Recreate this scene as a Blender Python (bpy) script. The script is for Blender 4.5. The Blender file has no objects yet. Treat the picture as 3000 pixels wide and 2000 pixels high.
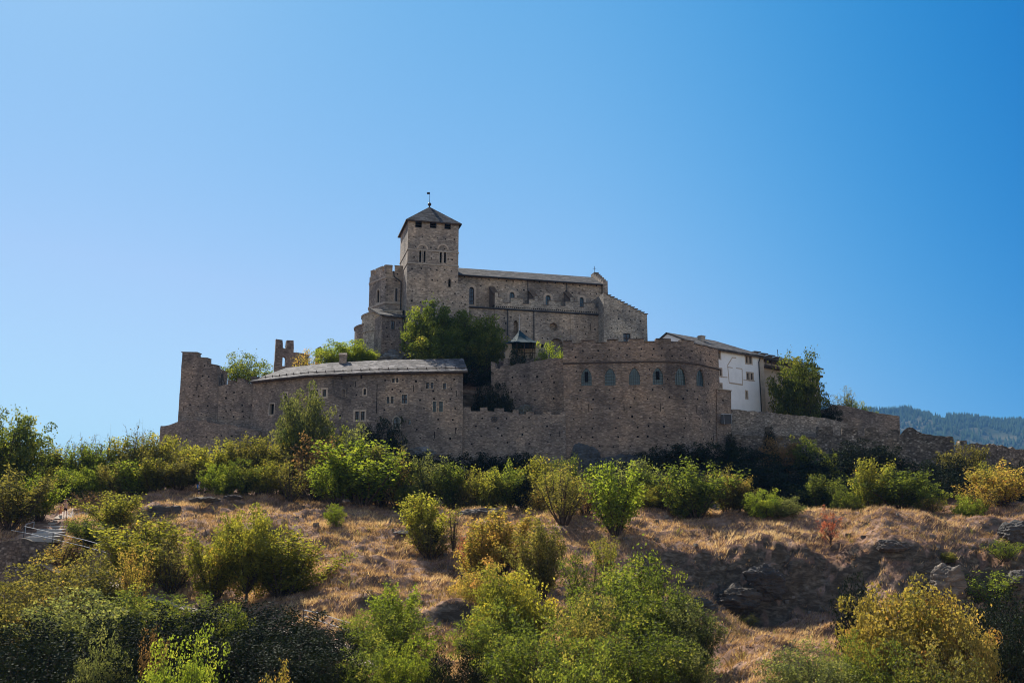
import bpy, bmesh, math, random
import numpy as np
from mathutils import Vector, noise
from mathutils.geometry import tessellate_polygon
R = math.radians
scene = bpy.context.scene
COL = scene.collection

# ------------------------------------------------------------------ camera
PITCH = math.atan(600/2917.0)
F = 2917.0
cam_data = bpy.data.cameras.new('camera'); cam = bpy.data.objects.new('camera', cam_data)
COL.objects.link(cam); scene.camera = cam
cam_data.lens = 35.0; cam_data.sensor_width = 36.0
cam_data.clip_start = 0.5; cam_data.clip_end = 60000
cam.location = (0, 0, 0); cam.rotation_euler = (R(90)+PITCH, 0, 0)

# ------------------------------------------------------------------ sky, sun, exposure
SUN_AZ, SUN_EL = R(30), R(43)      # sun ahead of the camera, to the left
world = bpy.data.worlds.new('World'); scene.world = world
world.use_nodes = True
wt = world.node_tree
bg = wt.nodes['Background']
sky = wt.nodes.new('ShaderNodeTexSky'); sky.sky_type = 'NISHITA'; sky.sun_disc = False
sky.sun_elevation = SUN_EL; sky.sun_rotation = -SUN_AZ
sky.altitude = 600; sky.air_density = 1.0; sky.dust_density = 0.35; sky.ozone_density = 1.6
def wm(op, a, b=None, c=None, clamp=False):
    n = wt.nodes.new('ShaderNodeMath'); n.operation = op; n.use_clamp = clamp
    for i, v in enumerate((a, b, c)):
        if v is None: continue
        if isinstance(v, (int, float)): n.inputs[i].default_value = v
        else: wt.links.new(v, n.inputs[i])
    return n.outputs[0]
# deep, clear autumn sky: stronger contrast between the sun side (left) and the far side (right)
sc_ = wt.nodes.new('ShaderNodeSeparateColor'); wt.links.new(sky.outputs[0], sc_.inputs[0])
tc_ = wt.nodes.new('ShaderNodeTexCoord'); sx_ = wt.nodes.new('ShaderNodeSeparateXYZ'); wt.links.new(tc_.outputs['Generated'], sx_.inputs[0])
xp = wm('POWER', wm('MAXIMUM', sx_.outputs[0], 0.0), 2.0)
Gs = wm('MINIMUM', wm('MULTIPLY', wm('MULTIPLY', wm('POWER', sc_.outputs[1], .768), .91), wm('EXPONENT', wm('MULTIPLY', xp, -3.2))), 6.0)
Bs = wm('MINIMUM', wm('MULTIPLY', wm('MULTIPLY', wm('POWER', sc_.outputs[2], .468), 1.87), wm('EXPONENT', wm('MULTIPLY', xp, -1.35))), 6.2)
Rs = wm('MINIMUM', wm('MULTIPLY', wm('POWER', wm('MAXIMUM', wm('SUBTRACT', Gs, .8), .001), 1.8), .40), wm('MULTIPLY', Gs, .66))
cb_ = wt.nodes.new('ShaderNodeCombineColor')
for i, o_ in enumerate((Rs, Gs, Bs)): wt.links.new(o_, cb_.inputs[i])
bk = wt.nodes.new('ShaderNodeMix'); bk.data_type = 'RGBA'; bk.blend_type = 'MULTIPLY'; bk.inputs[0].default_value = 1.0; bk.inputs[7].default_value = (.92, .82, .77, 1)
wt.links.new(sky.outputs[0], bk.inputs[6])
fr = wm('MULTIPLY', wm('SUBTRACT', sx_.outputs[1], .1), 2.2, clamp=True)
mx = wt.nodes.new('ShaderNodeMix'); mx.data_type = 'RGBA'; wt.links.new(fr, mx.inputs[0]); wt.links.new(bk.outputs[2], mx.inputs[6]); wt.links.new(cb_.outputs[0], mx.inputs[7])
wt.links.new(mx.outputs[2], bg.inputs['Color'])
bg.inputs['Strength'].default_value = 0.12
sun_d = bpy.data.lights.new('sun', 'SUN'); sun_d.energy = 5.0; sun_d.angle = R(0.5); sun_d.color = (1.0, 0.93, 0.82)
sun = bpy.data.objects.new('sun', sun_d); COL.objects.link(sun)
sdir = Vector((-math.sin(SUN_AZ)*math.cos(SUN_EL), math.cos(SUN_AZ)*math.cos(SUN_EL), math.sin(SUN_EL)))
sun.rotation_euler = sdir.to_track_quat('Z', 'Y').to_euler()
sun.location = (-60, 80, 120)
scene.view_settings.view_transform = 'Standard'; scene.view_settings.look = 'None'
scene.view_settings.exposure = 0.7; scene.view_settings.gamma = 1.0
scene.render.resolution_x = 1024; scene.render.resolution_y = 682
scene.render.engine = 'CYCLES'
scene.cycles.filter_width = 1.05; scene.cycles.max_bounces = 6; scene.cycles.transparent_max_bounces = 8

# ------------------------------------------------------------------ helpers
CPITCH, SPITCH = math.cos(PITCH), math.sin(PITCH)
def ray(px, py):
    dx = (px-1500)/F; dy = (1000-py)/F
    return dx, CPITCH-dy*SPITCH, SPITCH+dy*CPITCH
def at(px, py, Y):
    x, y, z = ray(px, py); k = Y/y
    return Vector((x*k, Y, z*k))
def pz(px, py, Y): return at(px, py, Y).z
S = 3000/2352.0

def tag(o, label=None, cat=None, group=None, kind=None):
    if label: o['label'] = label
    if cat: o['category'] = cat
    if group: o['group'] = group
    if kind: o['kind'] = kind
    return o
def empty(name, loc, label=None, cat=None, group=None):
    o = bpy.data.objects.new(name, None); o.empty_display_size = .5
    COL.objects.link(o); o.location = loc
    return tag(o, label, cat, group)
def root_loc(parent):
    p = parent; v = Vector((0, 0, 0))
    while p is not None: v += p.location; p = p.parent
    return v
def mesh_obj(name, verts, faces, mat, parent=None, uvs=None, midx=None, smooth=False, loc=None, attrs=None):
    me = bpy.data.meshes.new(name)
    off = root_loc(parent) if parent is not None else Vector(loc or (0, 0, 0))
    V = np.asarray(verts, dtype=np.float32).reshape(-1, 3) - np.array(off, dtype=np.float32)
    if isinstance(faces, np.ndarray):
        n, k = faces.shape
        me.vertices.add(len(V)); me.vertices.foreach_set('co', V.ravel())
        me.loops.add(n*k); me.loops.foreach_set('vertex_index', faces.astype(np.int32).ravel())
        me.polygons.add(n)
        me.polygons.foreach_set('loop_start', np.arange(0, n*k, k, dtype=np.int32))
        me.polygons.foreach_set('loop_total', np.full(n, k, dtype=np.int32))
        me.update(calc_edges=True); me.validate()
    else:
        me.from_pydata([tuple(v) for v in V], [], faces); me.update()
    if uvs is not None:
        l = me.uv_layers.new(name='UVMap'); l.data.foreach_set('uv', np.asarray(uvs, dtype=np.float32).ravel())
    for m in (mat if isinstance(mat, (list, tuple)) else [mat]): me.materials.append(m)
    if midx is not None: me.polygons.foreach_set('material_index', np.asarray(midx, dtype=np.int32))
    if smooth: me.polygons.foreach_set('use_smooth', np.ones(len(me.polygons), dtype=bool))
    for k, a in (attrs or {}).items():
        at_ = me.attributes.new(k, 'FLOAT', 'FACE'); at_.data.foreach_set('value', np.asarray(a, dtype=np.float32))
    o = bpy.data.objects.new(name, me); COL.objects.link(o)
    if parent is not None: o.parent = parent
    elif loc: o.location = loc
    return o

class Path:
    """A wall line in plan; u runs along it, d goes into the building."""
    def __init__(s, pts):
        s.P = np.array(pts, dtype=float)
        seg = np.diff(s.P, axis=0); L = np.hypot(seg[:, 0], seg[:, 1])
        s.U = np.concatenate([[0], np.cumsum(L)])
        n = np.stack([-seg[:, 1]/L, seg[:, 0]/L], 1)        # left of travel = into the building when running left to right
        s.n = n; N = [n[0]]
        for i in range(1, len(n)):
            b = n[i-1]+n[i]; b /= np.linalg.norm(b); N.append(b/np.dot(b, n[i]))
        N.append(n[-1]); s.N = np.array(N); s.t = seg/L[:, None]
    @staticmethod
    def px(pts):                                            # (px, py, Y) triples
        return Path([(at(a, b, c).x, c) for a, b, c in pts])
    def uz(s, px, py):
        x, y, z = ray(px, py); best = None
        for i in range(len(s.t)):
            p = s.P[i]; t = s.t[i]
            det = x*(-t[1]) - y*(-t[0])
            if abs(det) < 1e-9: continue
            k = (p[0]*(-t[1]) - p[1]*(-t[0]))/det
            w = (x*p[1]-y*p[0])/det
            L = s.U[i+1]-s.U[i]
            lo = -1e9 if i == 0 else -1e-6; hi = 1e9 if i == len(s.t)-1 else L+1e-6
            if k > 0 and lo <= w <= hi:
                if best is None or k < best[0]: best = (k, s.U[i]+w, z*k)
        return best[1], best[2]
    def poly(s, pts): return [s.uz(*p) for p in pts]
    def rect(s, x0, y0, x1, y1):
        xm, ym = (x0+x1)/2, (y0+y1)/2
        return s.uz(x0, ym)[0], s.uz(x1, ym)[0], s.uz(xm, y1)[1], s.uz(xm, y0)[1]   # u0,u1,z0,z1
    def xyz(s, u, d, z):
        i = int(np.clip(np.searchsorted(s.U, u)-1, 0, len(s.t)-1))
        w = u-s.U[i]; L = s.U[i+1]-s.U[i]; f = w/L
        p = s.P[i]+s.t[i]*w
        f = min(max(f, 0), 1); n = s.N[i]*(1-f)+s.N[i+1]*f
        return (p[0]+n[0]*d, p[1]+n[1]*d, z)

def shape(kind, u0, u1, z0, z1, n=8):
    w = u1-u0; c = (u0+u1)/2
    if kind == 'rect': return [(u0, z0), (u1, z0), (u1, z1), (u0, z1)]
    if kind == 'arch':
        r = w/2; h = max(z1-r, z0+.05)
        return [(u0, z0), (u1, z0)]+[(c+r*math.cos(a), h+(z1-h)*math.sin(a)) for a in [math.pi*i/n for i in range(n+1)]]
    if kind == 'point':
        h = z1-w*.85; h = max(h, z0+.05); o = [(u0, z0), (u1, z0)]
        for i in range(n+1):
            t = i/n; o.append((u1-(w/2)*(1-math.cos(t*math.pi/2))**.9 if False else c+(w/2)*math.cos(t*math.pi/2)**.75, h+(z1-h)*t))
        o = o[:-1]+[(c, z1)]
        return o+[(2*c-a, b) for a, b in reversed(o[2:-1])]
    if kind == 'circle':
        return [(c+w/2*math.cos(a), (z0+z1)/2+w/2*math.sin(a)) for a in [2*math.pi*i/20 for i in range(20)]]
def grow(sh, t):
    us = [p[0] for p in sh]; zs = [p[1] for p in sh]
    cu, cz = (min(us)+max(us))/2, (min(zs)+max(zs))/2
    fu = ((max(us)-min(us))/2+t)/((max(us)-min(us))/2); fz = ((max(zs)-min(zs))/2+t)/((max(zs)-min(zs))/2)
    return [(cu+(a-cu)*fu, cz+(b-cz)*fz) for a, b in sh]

def rough(outline, amp=.07, step=.7, seed=1, zmin=-1e9):
    rnd = random.Random(seed); o = []
    n = len(outline)
    for i in range(n):
        a = outline[i]; b = outline[(i+1) % n]
        L = math.hypot(b[0]-a[0], b[1]-a[1]); k = max(1, int(L/step))
        for j in range(k):
            t = j/k; u = a[0]+(b[0]-a[0])*t; z = a[1]+(b[1]-a[1])*t
            if z > zmin: u += rnd.uniform(-amp, amp)*.6; z += rnd.uniform(-amp, amp)
            o.append((u, z))
    return o

class Prism:
    """polygons in (u,z) of a path, extruded in d; several may be collected in one mesh"""
    def __init__(s, path): s.path = path; s.bm = bmesh.new()
    def add(s, outline, holes=(), d0=0., d1=1., reveal=.4, through=False, mi=0, back=True, top_slope=0., hole_mi=None):
        bm = s.bm
        loops = [outline]+list(holes)
        flat = [p for l in loops for p in l]
        tri = tessellate_polygon([[Vector((a, b, 0)) for a, b in l] for l in loops])
        def ring(l, d): return [bm.verts.new((a, d, b)) for a, b in l]
        fr = [ring(l, d0) for l in loops]; ff = [v for r in fr for v in r]
        new = []
        for t in tri:
            try: new.append(bm.faces.new([ff[i] for i in t]))
            except ValueError: pass
        bk = ring(outline, d1); n = len(outline)
        for i in range(n):
            new.append(bm.faces.new((fr[0][i], fr[0][(i+1) % n], bk[(i+1) % n], bk[i])))
        hb = []
        for h, r in zip(holes, fr[1:]):
            q = ring(h, d1 if through else d0+reveal); hb.append(q); m = len(h)
            for i in range(m):
                f = bm.faces.new((r[i], r[(i+1) % m], q[(i+1) % m], q[i])); new.append(f)
            if not through:
                f = bm.faces.new(q); f.material_index = hole_mi if hole_mi is not None else mi; new.append(f); f.tag = True
        if back:
            if through and holes:
                bf = bk+[v for r in hb for v in r]
                for t in tri:
                    try: new.append(bm.faces.new([bf[i] for i in t]))
                    except ValueError: pass
            else:
                t2 = tessellate_polygon([[Vector((a, b, 0)) for a, b in outline]])
                for t in t2:
                    try: new.append(bm.faces.new([bk[i] for i in t]))
                    except ValueError: pass
        for f in new:
            if not f.tag: f.material_index = mi
            f.tag = False
        bmesh.ops.recalc_face_normals(bm, faces=new)
        return s
    def box(s, u0, u1, z0, z1, d0, d1, mi=0): return s.add(shape('rect', u0, u1, z0, z1), d0=d0, d1=d1, mi=mi)
    def quadpatch(s, u, z, w, h, mi=1):                       # dark proud plate, its colour painting the shade of a putlog hole
        return s.box(u-w/2, u+w/2, z-h/2, z+h/2, -.012, .05, mi)
    def build(s, name, mat, parent=None, smooth=False):
        bm = s.bm
        for U in s.path.U[1:-1]:
            g = bm.verts[:]+bm.edges[:]+bm.faces[:]
            bmesh.ops.bisect_plane(bm, geom=g, dist=1e-4, plane_co=(U, 0, 0), plane_no=(1, 0, 0))
        bm.normal_update(); uv = bm.loops.layers.uv.new('UVMap')
        for f in bm.faces:
            n = f.normal; a = (abs(n.x), abs(n.y), abs(n.z))
            for l in f.loops:
                u, d, z = l.vert.co
                if a[1] >= a[0] and a[1] >= a[2]: l[uv].uv = (u, z)
                elif a[0] >= a[2]: l[uv].uv = (d+7.3, z)
                else: l[uv].uv = (u, d)
        off = root_loc(parent)
        for v in bm.verts:
            v.co = Vector(s.path.xyz(v.co.x, v.co.y, v.co.z))-off
        me = bpy.data.meshes.new(name); bm.to_mesh(me); bm.free()
        for m in (mat if isinstance(mat, (list, tuple)) else [mat]): me.materials.append(m)
        o = bpy.data.objects.new(name, me); COL.objects.link(o)
        if parent is not None: o.parent = parent
        return o

class Raw:
    """free quads/boxes/tubes in world space, one mesh"""
    def __init__(s): s.v = []; s.f = []; s.uv = []
    def face(s, pts, uvs=None):
        i = len(s.v); s.v += [tuple(p) for p in pts]; s.f.append(tuple(range(i, i+len(pts))))
        if uvs is None:
            a = Vector(pts[0]); e = (Vector(pts[1])-a); e.normalize()
            n = e.cross(Vector(pts[-1])-a); n.normalize(); g = n.cross(e)
            uvs = [((Vector(p)-a).dot(e)+a.x, (Vector(p)-a).dot(g)) for p in pts]
        s.uv += uvs
    def hexa(s, p):                                           # 8 corners: bottom 0-3, top 4-7
        for q in ((0, 3, 2, 1), (4, 5, 6, 7), (0, 1, 5, 4), (1, 2, 6, 5), (2, 3, 7, 6), (3, 0, 4, 7)): s.face([p[i] for i in q])
    def slab(s, quad, th):                                    # quad = 4 points, thickened downward
        q = [Vector(p) for p in quad]; s.hexa([p-Vector((0, 0, th)) for p in q]+q)
    def box(s, c, sx, sy, sz, rz=0):
        c = Vector(c); cs, sn = math.cos(rz), math.sin(rz); P = []
        for z in (0, sz):
            for a, b in ((-1, -1), (1, -1), (1, 1), (-1, 1)):
                x, y = a*sx/2, b*sy/2; P.append(c+Vector((x*cs-y*sn, x*sn+y*cs, z)))
        s.hexa(P)
    def tube(s, a, b, r0, r1=None, n=6):
        a, b = Vector(a), Vector(b); r1 = r0 if r1 is None else r1
        d = (b-a).normalized(); e = d.cross(Vector((.3, .5, .81))).normalized(); g = d.cross(e)
        A = [a+(e*math.cos(2*math.pi*i/n)+g*math.sin(2*math.pi*i/n))*r0 for i in range(n)]
        B = [b+(e*math.cos(2*math.pi*i/n)+g*math.sin(2*math.pi*i/n))*r1 for i in range(n)]
        for i in range(n): s.face([A[i], A[(i+1) % n], B[(i+1) % n], B[i]])
        s.face(A[::-1]); s.face(B)
    def build(s, name, mat, parent=None, smooth=False):
        return mesh_obj(name, s.v, s.f, mat, parent, uvs=s.uv, smooth=smooth)

# ------------------------------------------------------------------ materials
def new_mat(name):
    m = bpy.data.materials.new(name); m.use_nodes = True; nt = m.node_tree; nt.nodes.clear()
    out = nt.nodes.new('ShaderNodeOutputMaterial'); return m, nt, out
def N(nt, t, **kw):
    n = nt.nodes.new(t)
    for k, v in kw.items():
        if k.startswith('_'): setattr(n, k[1:], v)
        else: n.inputs[k.replace('__', ' ')].default_value = v
    return n
def ramp(nt, stops, inp, interp='LINEAR'):
    r = nt.nodes.new('ShaderNodeValToRGB'); r.color_ramp.interpolation = interp
    e = r.color_ramp.elements
    while len(e) < len(stops): e.new(.5)
    for el, (p, c) in zip(e, stops):
        el.position = p; el.color = (*c, 1) if len(c) == 3 else c
    nt.links.new(inp, r.inputs[0]); return r
def mixc(nt, a, b, f, mode='MIX'):
    m = nt.nodes.new('ShaderNodeMix'); m.data_type = 'RGBA'; m.blend_type = mode
    for s_, v in ((m.inputs[6], a), (m.inputs[7], b), (m.inputs[0], f)):
        if isinstance(v, (tuple, list)): s_.default_value = (*v, 1)
        elif isinstance(v, (int, float)): s_.default_value = v
        else: nt.links.new(v, s_)
    return m.outputs[2]
def stone_mat(name, dark, mid, light, su=3.6, sz=8.5, stain=.5, contrast=1., mortar=.25):
    m, nt, out = new_mat(name)
    uv = N(nt, 'ShaderNodeUVMap')
    mp = N(nt, 'ShaderNodeMapping'); nt.links.new(uv.outputs[0], mp.inputs[0])
    nz = N(nt, 'ShaderNodeTexNoise', Scale=1.3, Detail=3.0)
    nt.links.new(uv.outputs[0], nz.inputs['Vector'])
    add = nt.nodes.new('ShaderNodeVectorMath'); add.operation = 'MULTIPLY_ADD'
    nt.links.new(nz.outputs['Color'], add.inputs[0]); add.inputs[1].default_value = (.25, .16, 0)
    nt.links.new(uv.outputs[0], add.inputs[2])
    mp.inputs['Scale'].default_value = (su, sz, 1); nt.links.new(add.outputs[0], mp.inputs[0])
    vo = N(nt, 'ShaderNodeTexVoronoi', Scale=1.0, Randomness=.85); vo.distance = 'CHEBYCHEV'
    nt.links.new(mp.outputs[0], vo.inputs['Vector'])
    sep = nt.nodes.new('ShaderNodeSeparateColor'); nt.links.new(vo.outputs['Color'], sep.inputs[0])
    c = ramp(nt, [(0, tuple(a*.75+b*.25 for a, b in zip(dark, mid))), (.4, mid), (.8, tuple(a*1.1 for a in mid)), (1, tuple(a*.8+b*.2 for a, b in zip(light, mid)))], sep.outputs[0])
    # bigger blocks of different masonry
    n2 = N(nt, 'ShaderNodeTexNoise', Scale=.16, Detail=5.0, Roughness=.6); nt.links.new(uv.outputs[0], n2.inputs['Vector'])
    c2 = ramp(nt, [(.34, (.58, .59, .62)), (.48, (1, 1, 1)), (.66, (1.4, 1.3, 1.18))], n2.outputs[0])
    cc = mixc(nt, c.outputs[0], c2.outputs[0], 1.0, 'MULTIPLY')
    n3 = N(nt, 'ShaderNodeTexNoise', Scale=1.0, Detail=6.0, Roughness=.7)
    mp3 = N(nt, 'ShaderNodeMapping'); mp3.inputs['Scale'].default_value = (.9, 2.4, 1)
    nt.links.new(uv.outputs[0], mp3.inputs[0]); nt.links.new(mp3.outputs[0], n3.inputs['Vector'])
    c3 = ramp(nt, [(.3, (.45, .45, .46)), (.52, (1, 1, 1)), (.75, (1.45, 1.4, 1.35))], n3.outputs[0])
    cc = mixc(nt, cc, c3.outputs[0], stain, 'MULTIPLY')
    # vertical run-off streaks, dark weathering
    mp4 = N(nt, 'ShaderNodeMapping'); mp4.inputs['Scale'].default_value = (.5, .07, 1)
    n4 = N(nt, 'ShaderNodeTexNoise', Scale=1.0, Detail=4.0, Roughness=.6)
    nt.links.new(uv.outputs[0], mp4.inputs[0]); nt.links.new(mp4.outputs[0], n4.inputs['Vector'])
    c4 = ramp(nt, [(.3, (.55, .56, .58)), (.48, (1, 1, 1))], n4.outputs[0])
    cc = mixc(nt, cc, c4.outputs[0], .7, 'MULTIPLY')
    # patches of different masonry and repairs
    v2 = N(nt, 'ShaderNodeTexVoronoi', Scale=.26, Randomness=1.0); nt.links.new(add.outputs[0], v2.inputs['Vector'])
    s2 = nt.nodes.new('ShaderNodeSeparateColor'); nt.links.new(v2.outputs['Color'], s2.inputs[0])
    c5 = ramp(nt, [(0, (.74, .73, .74)), (.35, (.95, .95, .95)), (.7, (1.08, 1.04, 1.0)), (1, (1.30, 1.24, 1.16))], s2.outputs[0])
    cc = mixc(nt, cc, c5.outputs[0], .75, 'MULTIPLY')
    # mortar joints
    mo = ramp(nt, [(.30, (0, 0, 0)), (.5, (1, 1, 1))], vo.outputs['Distance'])
    cc = mixc(nt, cc, (dark[0]*.55, dark[1]*.55, dark[2]*.55), mixc(nt, (0, 0, 0), mo.outputs[0], mortar), 'MIX')
    p = N(nt, 'ShaderNodeBsdfPrincipled', Roughness=.95); p.inputs['Specular IOR Level'].default_value = .2
    nt.links.new(cc, p.inputs['Base Color'])
    b = N(nt, 'ShaderNodeBump', Strength=.6, Distance=.05); b.invert = True
    nt.links.new(vo.outputs['Distance'], b.inputs['Height']); nt.links.new(b.outputs[0], p.inputs['Normal'])
    nt.links.new(p.outputs[0], out.inputs[0]); return m
def plain_mat(name, col, rough=.8, spec=.3, metal=0., var=.25, scale=3., bump=0.):
    m, nt, out = new_mat(name)
    p = N(nt, 'ShaderNodeBsdfPrincipled', Roughness=rough, Metallic=metal); p.inputs['Specular IOR Level'].default_value = spec
    g = N(nt, 'ShaderNodeNewGeometry')
    n = N(nt, 'ShaderNodeTexNoise', Scale=scale, Detail=5.0, Roughness=.65); nt.links.new(g.outputs['Position'], n.inputs['Vector'])
    c = ramp(nt, [(.3, tuple(x*(1-var) for x in col)), (.7, tuple(min(1, x*(1+var)) for x in col))], n.outputs[0])
    nt.links.new(c.outputs[0], p.inputs['Base Color'])
    if bump:
        b = N(nt, 'ShaderNodeBump', Strength=bump, Distance=.1); nt.links.new(n.outputs[0], b.inputs['Height']); nt.links.new(b.outputs[0], p.inputs['Normal'])
    nt.links.new(p.outputs[0], out.inputs[0]); return m
def slate_mat(name, a, b, c, rough=.5, su=1.6, sv=3.0):
    m, nt, out = new_mat(name)
    uv = N(nt, 'ShaderNodeUVMap')
    nz = N(nt, 'ShaderNodeTexNoise', Scale=.7, Detail=2.0); nt.links.new(uv.outputs[0], nz.inputs['Vector'])
    add = nt.nodes.new('ShaderNodeVectorMath'); add.operation = 'MULTIPLY_ADD'
    nt.links.new(nz.outputs['Color'], add.inputs[0]); add.inputs[1].default_value = (.2, .25, 0); nt.links.new(uv.outputs[0], add.inputs[2])
    mp = N(nt, 'ShaderNodeMapping'); mp.inputs['Scale'].default_value = (su, sv, 1); nt.links.new(add.outputs[0], mp.inputs[0])
    vo = N(nt, 'ShaderNodeTexVoronoi', Scale=1.0, Randomness=.8); vo.distance = 'CHEBYCHEV'; nt.links.new(mp.outputs[0], vo.inputs['Vector'])
    sep = nt.nodes.new('ShaderNodeSeparateColor'); nt.links.new(vo.outputs['Color'], sep.inputs[0])
    cr = ramp(nt, [(0, a), (.5, b), (1, c)], sep.outputs[1])
    n2 = N(nt, 'ShaderNodeTexNoise', Scale=.5, Detail=5.0); nt.links.new(uv.outputs[0], n2.inputs['Vector'])
    c2 = ramp(nt, [(.35, (.7, .7, .68)), (.65, (1.2, 1.18, 1.15))], n2.outputs[0])
    cc = mixc(nt, cr.outputs[0], c2.outputs[0], 1., 'MULTIPLY')
    p = N(nt, 'ShaderNodeBsdfPrincipled', Roughness=rough); p.inputs['Specular IOR Level'].default_value = .12
    nt.links.new(cc, p.inputs['Base Color'])
    b_ = N(nt, 'ShaderNodeBump', Strength=.9, Distance=.06); nt.links.new(sep.outputs[0], b_.inputs['Height']); nt.links.new(b_.outputs[0], p.inputs['Normal'])
    nt.links.new(p.outputs[0], out.inputs[0]); return m

M = {}
M['stone']   = stone_mat('grey_brown_rubble', (.095, .078, .068), (.235, .195, .165), (.44, .37, .31))
M['church']  = stone_mat('church_ashlar', (.155, .128, .105), (.32, .272, .225), (.56, .48, .40), su=3., sz=6.5, stain=.4, mortar=.15)
M['pale']    = stone_mat('pale_rubble', (.17, .148, .125), (.40, .36, .305), (.55, .50, .43), su=3.4, sz=7.5, mortar=.4)
M['hall']    = stone_mat('hall_rubble', (.10, .078, .062), (.245, .19, .152), (.44, .355, .285), su=3.2, sz=9, stain=.6)
M['rubble']  = stone_mat('loose_rubble', (.06, .05, .04), (.175, .145, .118), (.48, .42, .35), su=3.2, sz=5.5, stain=.7, mortar=.5)
M['terr']    = stone_mat('terrace_rubble', (.10, .085, .072), (.27, .235, .20), (.52, .46, .40), su=3.2, sz=6.0, mortar=.45)
M['dress']   = plain_mat('dressed_sandstone', (.46, .37, .29), .9, .2, var=.2, scale=2)
M['dressg']  = plain_mat('dressed_tufa', (.37, .32, .265), .9, .2, var=.25, scale=2)
M['cap']     = plain_mat('coping_slab', (.16, .13, .11), .9, .2, var=.3, scale=3)
M['hole']    = plain_mat('recess_shade', (.012, .011, .012), 1., 0., var=.1)  # near-black paints the shade inside holes, slits and openings
M['slate']   = slate_mat('stone_slates', (.045, .042, .044), (.115, .105, .107), (.26, .24, .235), .85)
M['slated']  = slate_mat('dark_slates', (.035, .034, .037), (.07, .067, .069), (.14, .132, .13), .9)
M['wood']    = plain_mat('dark_wood', (.06, .042, .032), .8, .2, var=.3)
M['copper']  = plain_mat('blue_green_metal', (.018, .050, .066), .8, .12, var=.2)
M['plaster'] = plain_mat('white_render', (.84, .83, .82), .9, .2, var=.07, scale=.8)
M['plasterb']= plain_mat('beige_render', (.42, .34, .26), .9, .2, var=.12, scale=1.)
M['metal']   = plain_mat('galvanised_steel', (.42, .43, .45), .65, .3, 0., var=.1)
M['darkmetal'] = plain_mat('dark_iron', (.03, .03, .035), .5, .4, .3, var=.1)
def glass_mat(name, col, rough=.12):
    m, nt, out = new_mat(name)
    p = N(nt, 'ShaderNodeBsdfPrincipled', Roughness=rough); p.inputs['Base Color'].default_value = (*col, 1)
    p.inputs['Specular IOR Level'].default_value = .6
    g = N(nt, 'ShaderNodeNewGeometry'); n = N(nt, 'ShaderNodeTexNoise', Scale=1.7, Detail=2.0); nt.links.new(g.outputs['Position'], n.inputs['Vector'])
    b = N(nt, 'ShaderNodeBump', Strength=.25, Distance=.1); nt.links.new(n.outputs[0], b.inputs['Height']); nt.links.new(b.outputs[0], p.inputs['Normal'])
    nt.links.new(p.outputs[0], out.inputs[0]); return m
M['glass']   = glass_mat('dark_glass', (.012, .016, .02))
M['glassg']  = glass_mat('green_leaded_glass', (.024, .055, .058), .3)
M['glassb']  = glass_mat('blue_glass', (.03, .07, .10), .25)
# ================================================================== CASTLE
class Win:
    def __init__(s, path, kind, r, frame='dressg', t=.16, pane='glass', mull=(1, 1), reveal=.45, proud=.04, name='window', bar=.05, uz=False, label=None):
        s.path = path; s.kind = kind; s.r = path.rect(*r) if not uz else r
        s.hole = shape(kind, *s.r); s.frame = frame; s.t = t; s.pane = pane; s.mull = mull; s.reveal = reveal; s.proud = proud; s.name = name; s.bar = bar; s.label = label
    def build(s, parent, wall_d=0.):
        d = wall_d; pr = Prism(s.path)
        inner = grow(s.hole, -.03)
        pr.add(grow(s.hole, s.t), [inner], d0=d-s.proud, d1=d+s.reveal*.6, through=True)
        fo = pr.build(s.name, M[s.frame], parent)
        if s.label: fo['label'] = s.label
        if s.pane:
            pn = Prism(s.path); pn.add(inner, d0=d+s.reveal*.55, d1=d+s.reveal*.55+.03); pn.build('pane', M[s.pane], fo)
        nx, nz = s.mull
        if nx or nz:
            q = Prism(s.path); u0, u1, z0, z1 = s.r; b = s.bar
            zt = z1 if s.kind == 'rect' else z1-(u1-u0)*.25
            for i in range(nx):
                u = u0+(u1-u0)*(i+1)/(nx+1); top = z1 if abs(i+1-(nx+1)/2) < .3 else zt
                q.box(u-b/2, u+b/2, z0, top, d+s.reveal*.4, d+s.reveal*.5)
            for i in range(nz):
                z = z0+(zt-z0)*(i+1)/(nz+1); q.box(u0, u1, z-b/2, z+b/2, d+s.reveal*.41, d+s.reveal*.51)
            q.build('mullions', M['darkmetal' if s.pane != 'glass' else 'wood'], fo)
        return fo
def putlogs(pr, path, box, n, seed, avoid=(), size=.2, mi=1, rows=None):
    """builders' put-log holes in loose rows, as plates in a painted shade colour"""
    rnd = random.Random(seed); u0, u1, z0, z1 = path.rect(*box)
    rows = rows or max(2, int((z1-z0)/1.5)); per = max(1, n//rows)
    for j in range(rows):
        for i in range(per):
            u = u0+(u1-u0)*(i+.5+rnd.uniform(-.3, .3))/per; z = z0+(z1-z0)*(j+.5)/rows+rnd.uniform(-.15, .15)
            if any(a-.3 < u < b+.3 and c-.3 < z < e+.3 for a, b, c, e in avoid): continue
            s_ = size*rnd.uniform(.7, 1.25); pr.quadpatch(u, z, s_, s_*rnd.uniform(.8, 1.2), mi)
def slits(pr, path, L, mi=1):  # near-black strips on the wall face, slit shade put into the colour
    for px, py0, py1 in L:
        u0, z1 = path.uz(px, py0); _, z0 = path.uz(px, py1); pr.box(u0-.045, u0+.045, z0, z1, -.012, .05, mi)
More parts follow.
